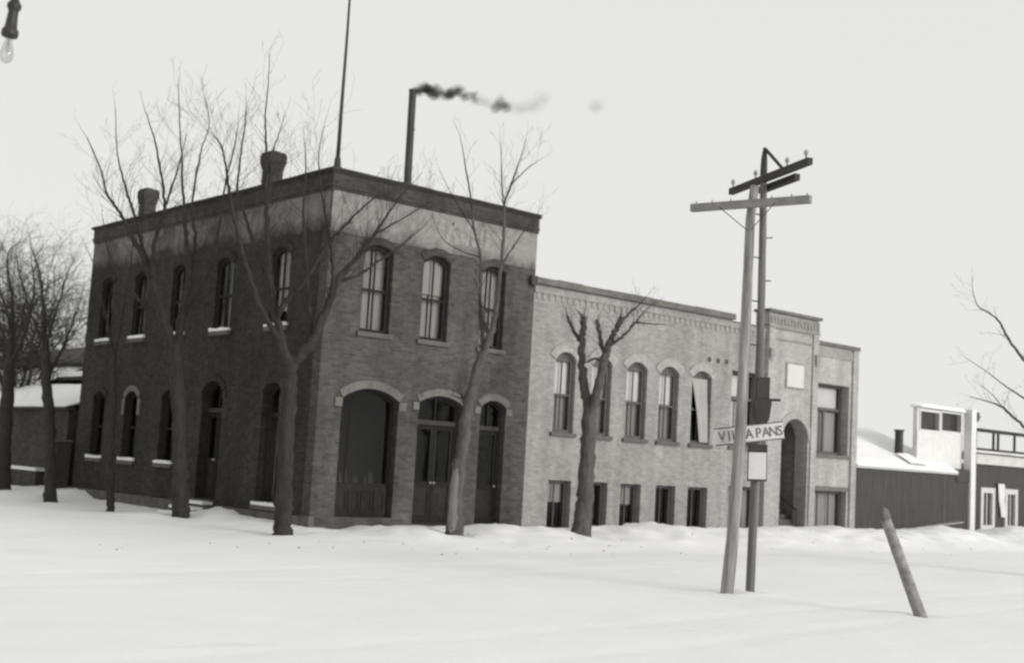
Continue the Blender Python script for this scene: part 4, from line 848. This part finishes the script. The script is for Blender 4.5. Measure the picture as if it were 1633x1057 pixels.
def tree(key, label, group, mat='bark', twigs=1.0, seed=1, tl=1.1, up=.45, scar=None, knobs=(), rmin=.004, thin=(99, 1), dense=2, fat=1.0, wob=.10, wall=(0, 1)):
    L = TREES[key]; rnd = random.Random(seed); b0 = L[0][0]
    t = thing('bare_tree', label, 'tree', (b0[0], b0[1], b0[2]), group)
    tr = MB(); cr = MB()
    for li, limb in enumerate(L):
        limb = [list(p) for p in limb]
        if li == 0: limb = [[b0[0]-.0, b0[1], b0[2]-.6, b0[3]*1.15]] + limb
        for p in limb: p[3] = max(p[3]*(1-(1-thin[1])*min(1, max(0, (p[2]-thin[0])/2))), rmin)
        P, Rr = smooth_path(limb, 6)
        if li == 0 and Rr[-1] > .03:      # rounded crotch where the limbs part
            u_ = (P[-1]-P[-3]).normalized(); r_ = Rr[-1]
            for f_, k_ in ((.45, .93), (.85, .72), (1.1, .35)): P.append(P[len(P)-1]*0 + (Vector(limb[-1][:3])+u_*r_*f_*1.6)); Rr.append(r_*k_)
        elif li > 0 and Rr[0] > .03:      # limbs start inside the wood they grow from
            u_ = (P[2]-P[0]).normalized(); P.insert(0, P[0]-u_*Rr[0]*1.3); Rr.insert(0, Rr[0]*1.02)
        P = [p+Vector((rnd.gauss(0,1),rnd.gauss(0,1),rnd.gauss(0,1)))*min(r*.22, .016) for p, r in zip(P, Rr)]; Rr = [r*(1+rnd.uniform(-.07,.09)) for r in Rr]
        cut = next((i for i, r in enumerate(Rr) if r < .028 and li > 0), len(P))
        if cut > 1: tr.tube(P[:cut+1] if cut < len(P) else P, Rr[:cut+1] if cut < len(P) else Rr, 13 if Rr[0] > .1 else 8, True, .055)
        if cut < len(P): cr.tube(P[max(cut-1,0):], Rr[max(cut-1,0):], 5, False)
        if li > 0 or twigs < 0:
            for i in range(1, len(P)-1):
                if rnd.random() < .37*twigs*(wall[1] if P[i].z < wall[0] else (.62 if wall[0] else 1)) and Rr[i] < .10:
                    d = (P[i+1]-P[i-1]).normalized(); s_ = d.orthogonal(); s_.rotate(Matrix.Rotation(rnd.uniform(0, 6.28), 3, d))
                    dd = d*.7+s_*rnd.uniform(.4,.9)+Vector((0,0,up)); r = min(.009, max(.0035, Rr[i]*.3))*fat
                    shoots(cr, rnd, P[i], dd, tl*rnd.uniform(.45,1.25), r, dense, up, wob)
            shoots(cr, rnd, P[-1], P[-1]-P[-3], tl*.6, max(.003, Rr[-1]*.8)*(.5 if tl < .5 else 1), 1 if tl > .5 else 0, up)
    for p, r in knobs:
        tr.tube([Vector(p)+Vector((0,0,h*r)) for h in (-1.1,-.6,0,.6,.95)], [r*k for k in (.55,.95,1.0,.85,.35)], 9)
        for k in range(5): shoots(cr, rnd, Vector(p)+Vector((0,0,r*.5)), Vector((rnd.uniform(-.5,.5),rnd.uniform(-.5,.5),1)), tl*rnd.uniform(.3,.7), .005, 1, up)
    tr.build('trunk', mat, t, smooth=True); cr.build('crown', 'twig', t, smooth=False, fix=False)
    if scar:
        b = MB(); P, Rr = smooth_path(L[0], 14); n_ = 9; vs_ = []; rows = []
        for p, r in zip(P, Rr):
            if scar[0] <= p.z <= scar[1]: rows.append((p, r))
        for k, (p, r) in enumerate(rows):
            f = (k+.5)/len(rows); hw2 = scar[3]*math.sin(math.pi*f)**.5*(.85+.1*math.sin(k*.31)+.08*math.sin(k*.83)); ca = scar[2]+.10*math.sin(k*.13)
            for i in range(n_): 
                a_ = ca+hw2*(2*i/(n_-1)-1); vs_.append(p+Vector((math.cos(a_),math.sin(a_),0))*(r*1.10+.008))
        if len(rows) > 1:
            b.add(vs_, [(j*n_+i, j*n_+i+1, (j+1)*n_+i+1, (j+1)*n_+i) for j in range(len(rows)-1) for i in range(n_-1)]).build('bark_scar', 'scar', t, smooth=True, fix=False)
    return t
G = 'bare street trees along the pavement'
tree('tree1', 'large bare tree with spreading limbs before the middle of the dark side wall', G, seed=11, tl=.95, twigs=1.3, thin=(6, .74), fat=.9, wall=(8.6, 2.6))
tree('tree2', 'large bare tree at the street corner of the dark brick building', G, seed=12, tl=1.0, twigs=1.4, thin=(6, .72), fat=.9, wall=(8.8, 2.6))
tree('tree3', 'slender leaning forked tree with a pale bark scar before the street doors', G, 'bark_pale', seed=13, tl=.6, scar=(.25,2.0,-2.6,.75), twigs=1.5, thin=(4.5, .58), fat=.8, wall=(8.5, 1.8))
tree('tree4', 'stout pollarded tree with two cut-back limbs before the light brick building', G, 'bark_mid', seed=14, tl=.45, twigs=2.2, fat=.75, thin=(3.2, .72),
     knobs=[((TREES['tree4'][1][-1][0],TREES['tree4'][1][-1][1],TREES['tree4'][1][-1][2]-.03),.085)])
tree('tree5', 'dark tree with a short crown before the brick shed', G, 'bark_far', seed=15, tl=1.2, twigs=4.0, up=.1, thin=(3.5, .6), fat=1.5, wob=.2)
tree('tree6', 'dark tree at the left edge beside the brick shed', G, 'bark_far', seed=16, tl=1.3, twigs=4.0, up=.1, thin=(3.5, .6), fat=1.6, wob=.2)
tree('tree7', 'thin young tree at the far end of the dark side wall', G, 'bark', seed=17, tl=.7, thin=(3, .7))
tree('tree8', 'bare tree reaching in from the right edge above the balustrade', None, 'bark_pale', seed=18, tl=.45, twigs=.9, up=.15, thin=(1.5, .66))
def wild_tree(x, y, h, label, seed):
    rnd = random.Random(seed); L = [[[x,y,0,.2],[x+.1,y,h*.15,.17],[x-.05,y+.1,h*.32,.15]]]; tp = Vector(L[0][-1][:3])
    for k in range(8):
        az = k*.8+rnd.uniform(-.4,.4); sp = rnd.uniform(.25,.62)*h*.55; pts = [[tp.x, tp.y, tp.z*rnd.uniform(.7,1), .09]]
        for q in range(1, 5):
            f = q/4; pts.append([tp.x+math.cos(az)*sp*f**.8+rnd.gauss(0,.15), tp.y+math.sin(az)*sp*f**.8+rnd.gauss(0,.15), pts[0][2]+(h*rnd.uniform(.9,1.02)-pts[0][2])*f*(1-.28*sp/(h*.35)), .09*(1-f)**1.1+.008])
        L.append(pts)
    TREES[label] = L; tree(label, label, 'bare trees beyond the brick shed', 'bark_far', seed=seed, tl=h*.2, twigs=4.0, up=.05, rmin=.01, fat=3.2, wob=.2)
wild_tree(4.4, 33.2, 11.2, 'tall bare tree behind the brick shed at the left edge', 31)
wild_tree(3.0, 28.6, 9.4, 'round-crowned bare tree rising over the shed roof between the left trees', 32)
wild_tree(13.6, 49.5, 12.2, 'bare tree beyond the long dark house beside the corner building', 33)
wild_tree(14.0, 60.5, 15.0, 'farthest bare tree beyond the long dark house at the left edge', 34)
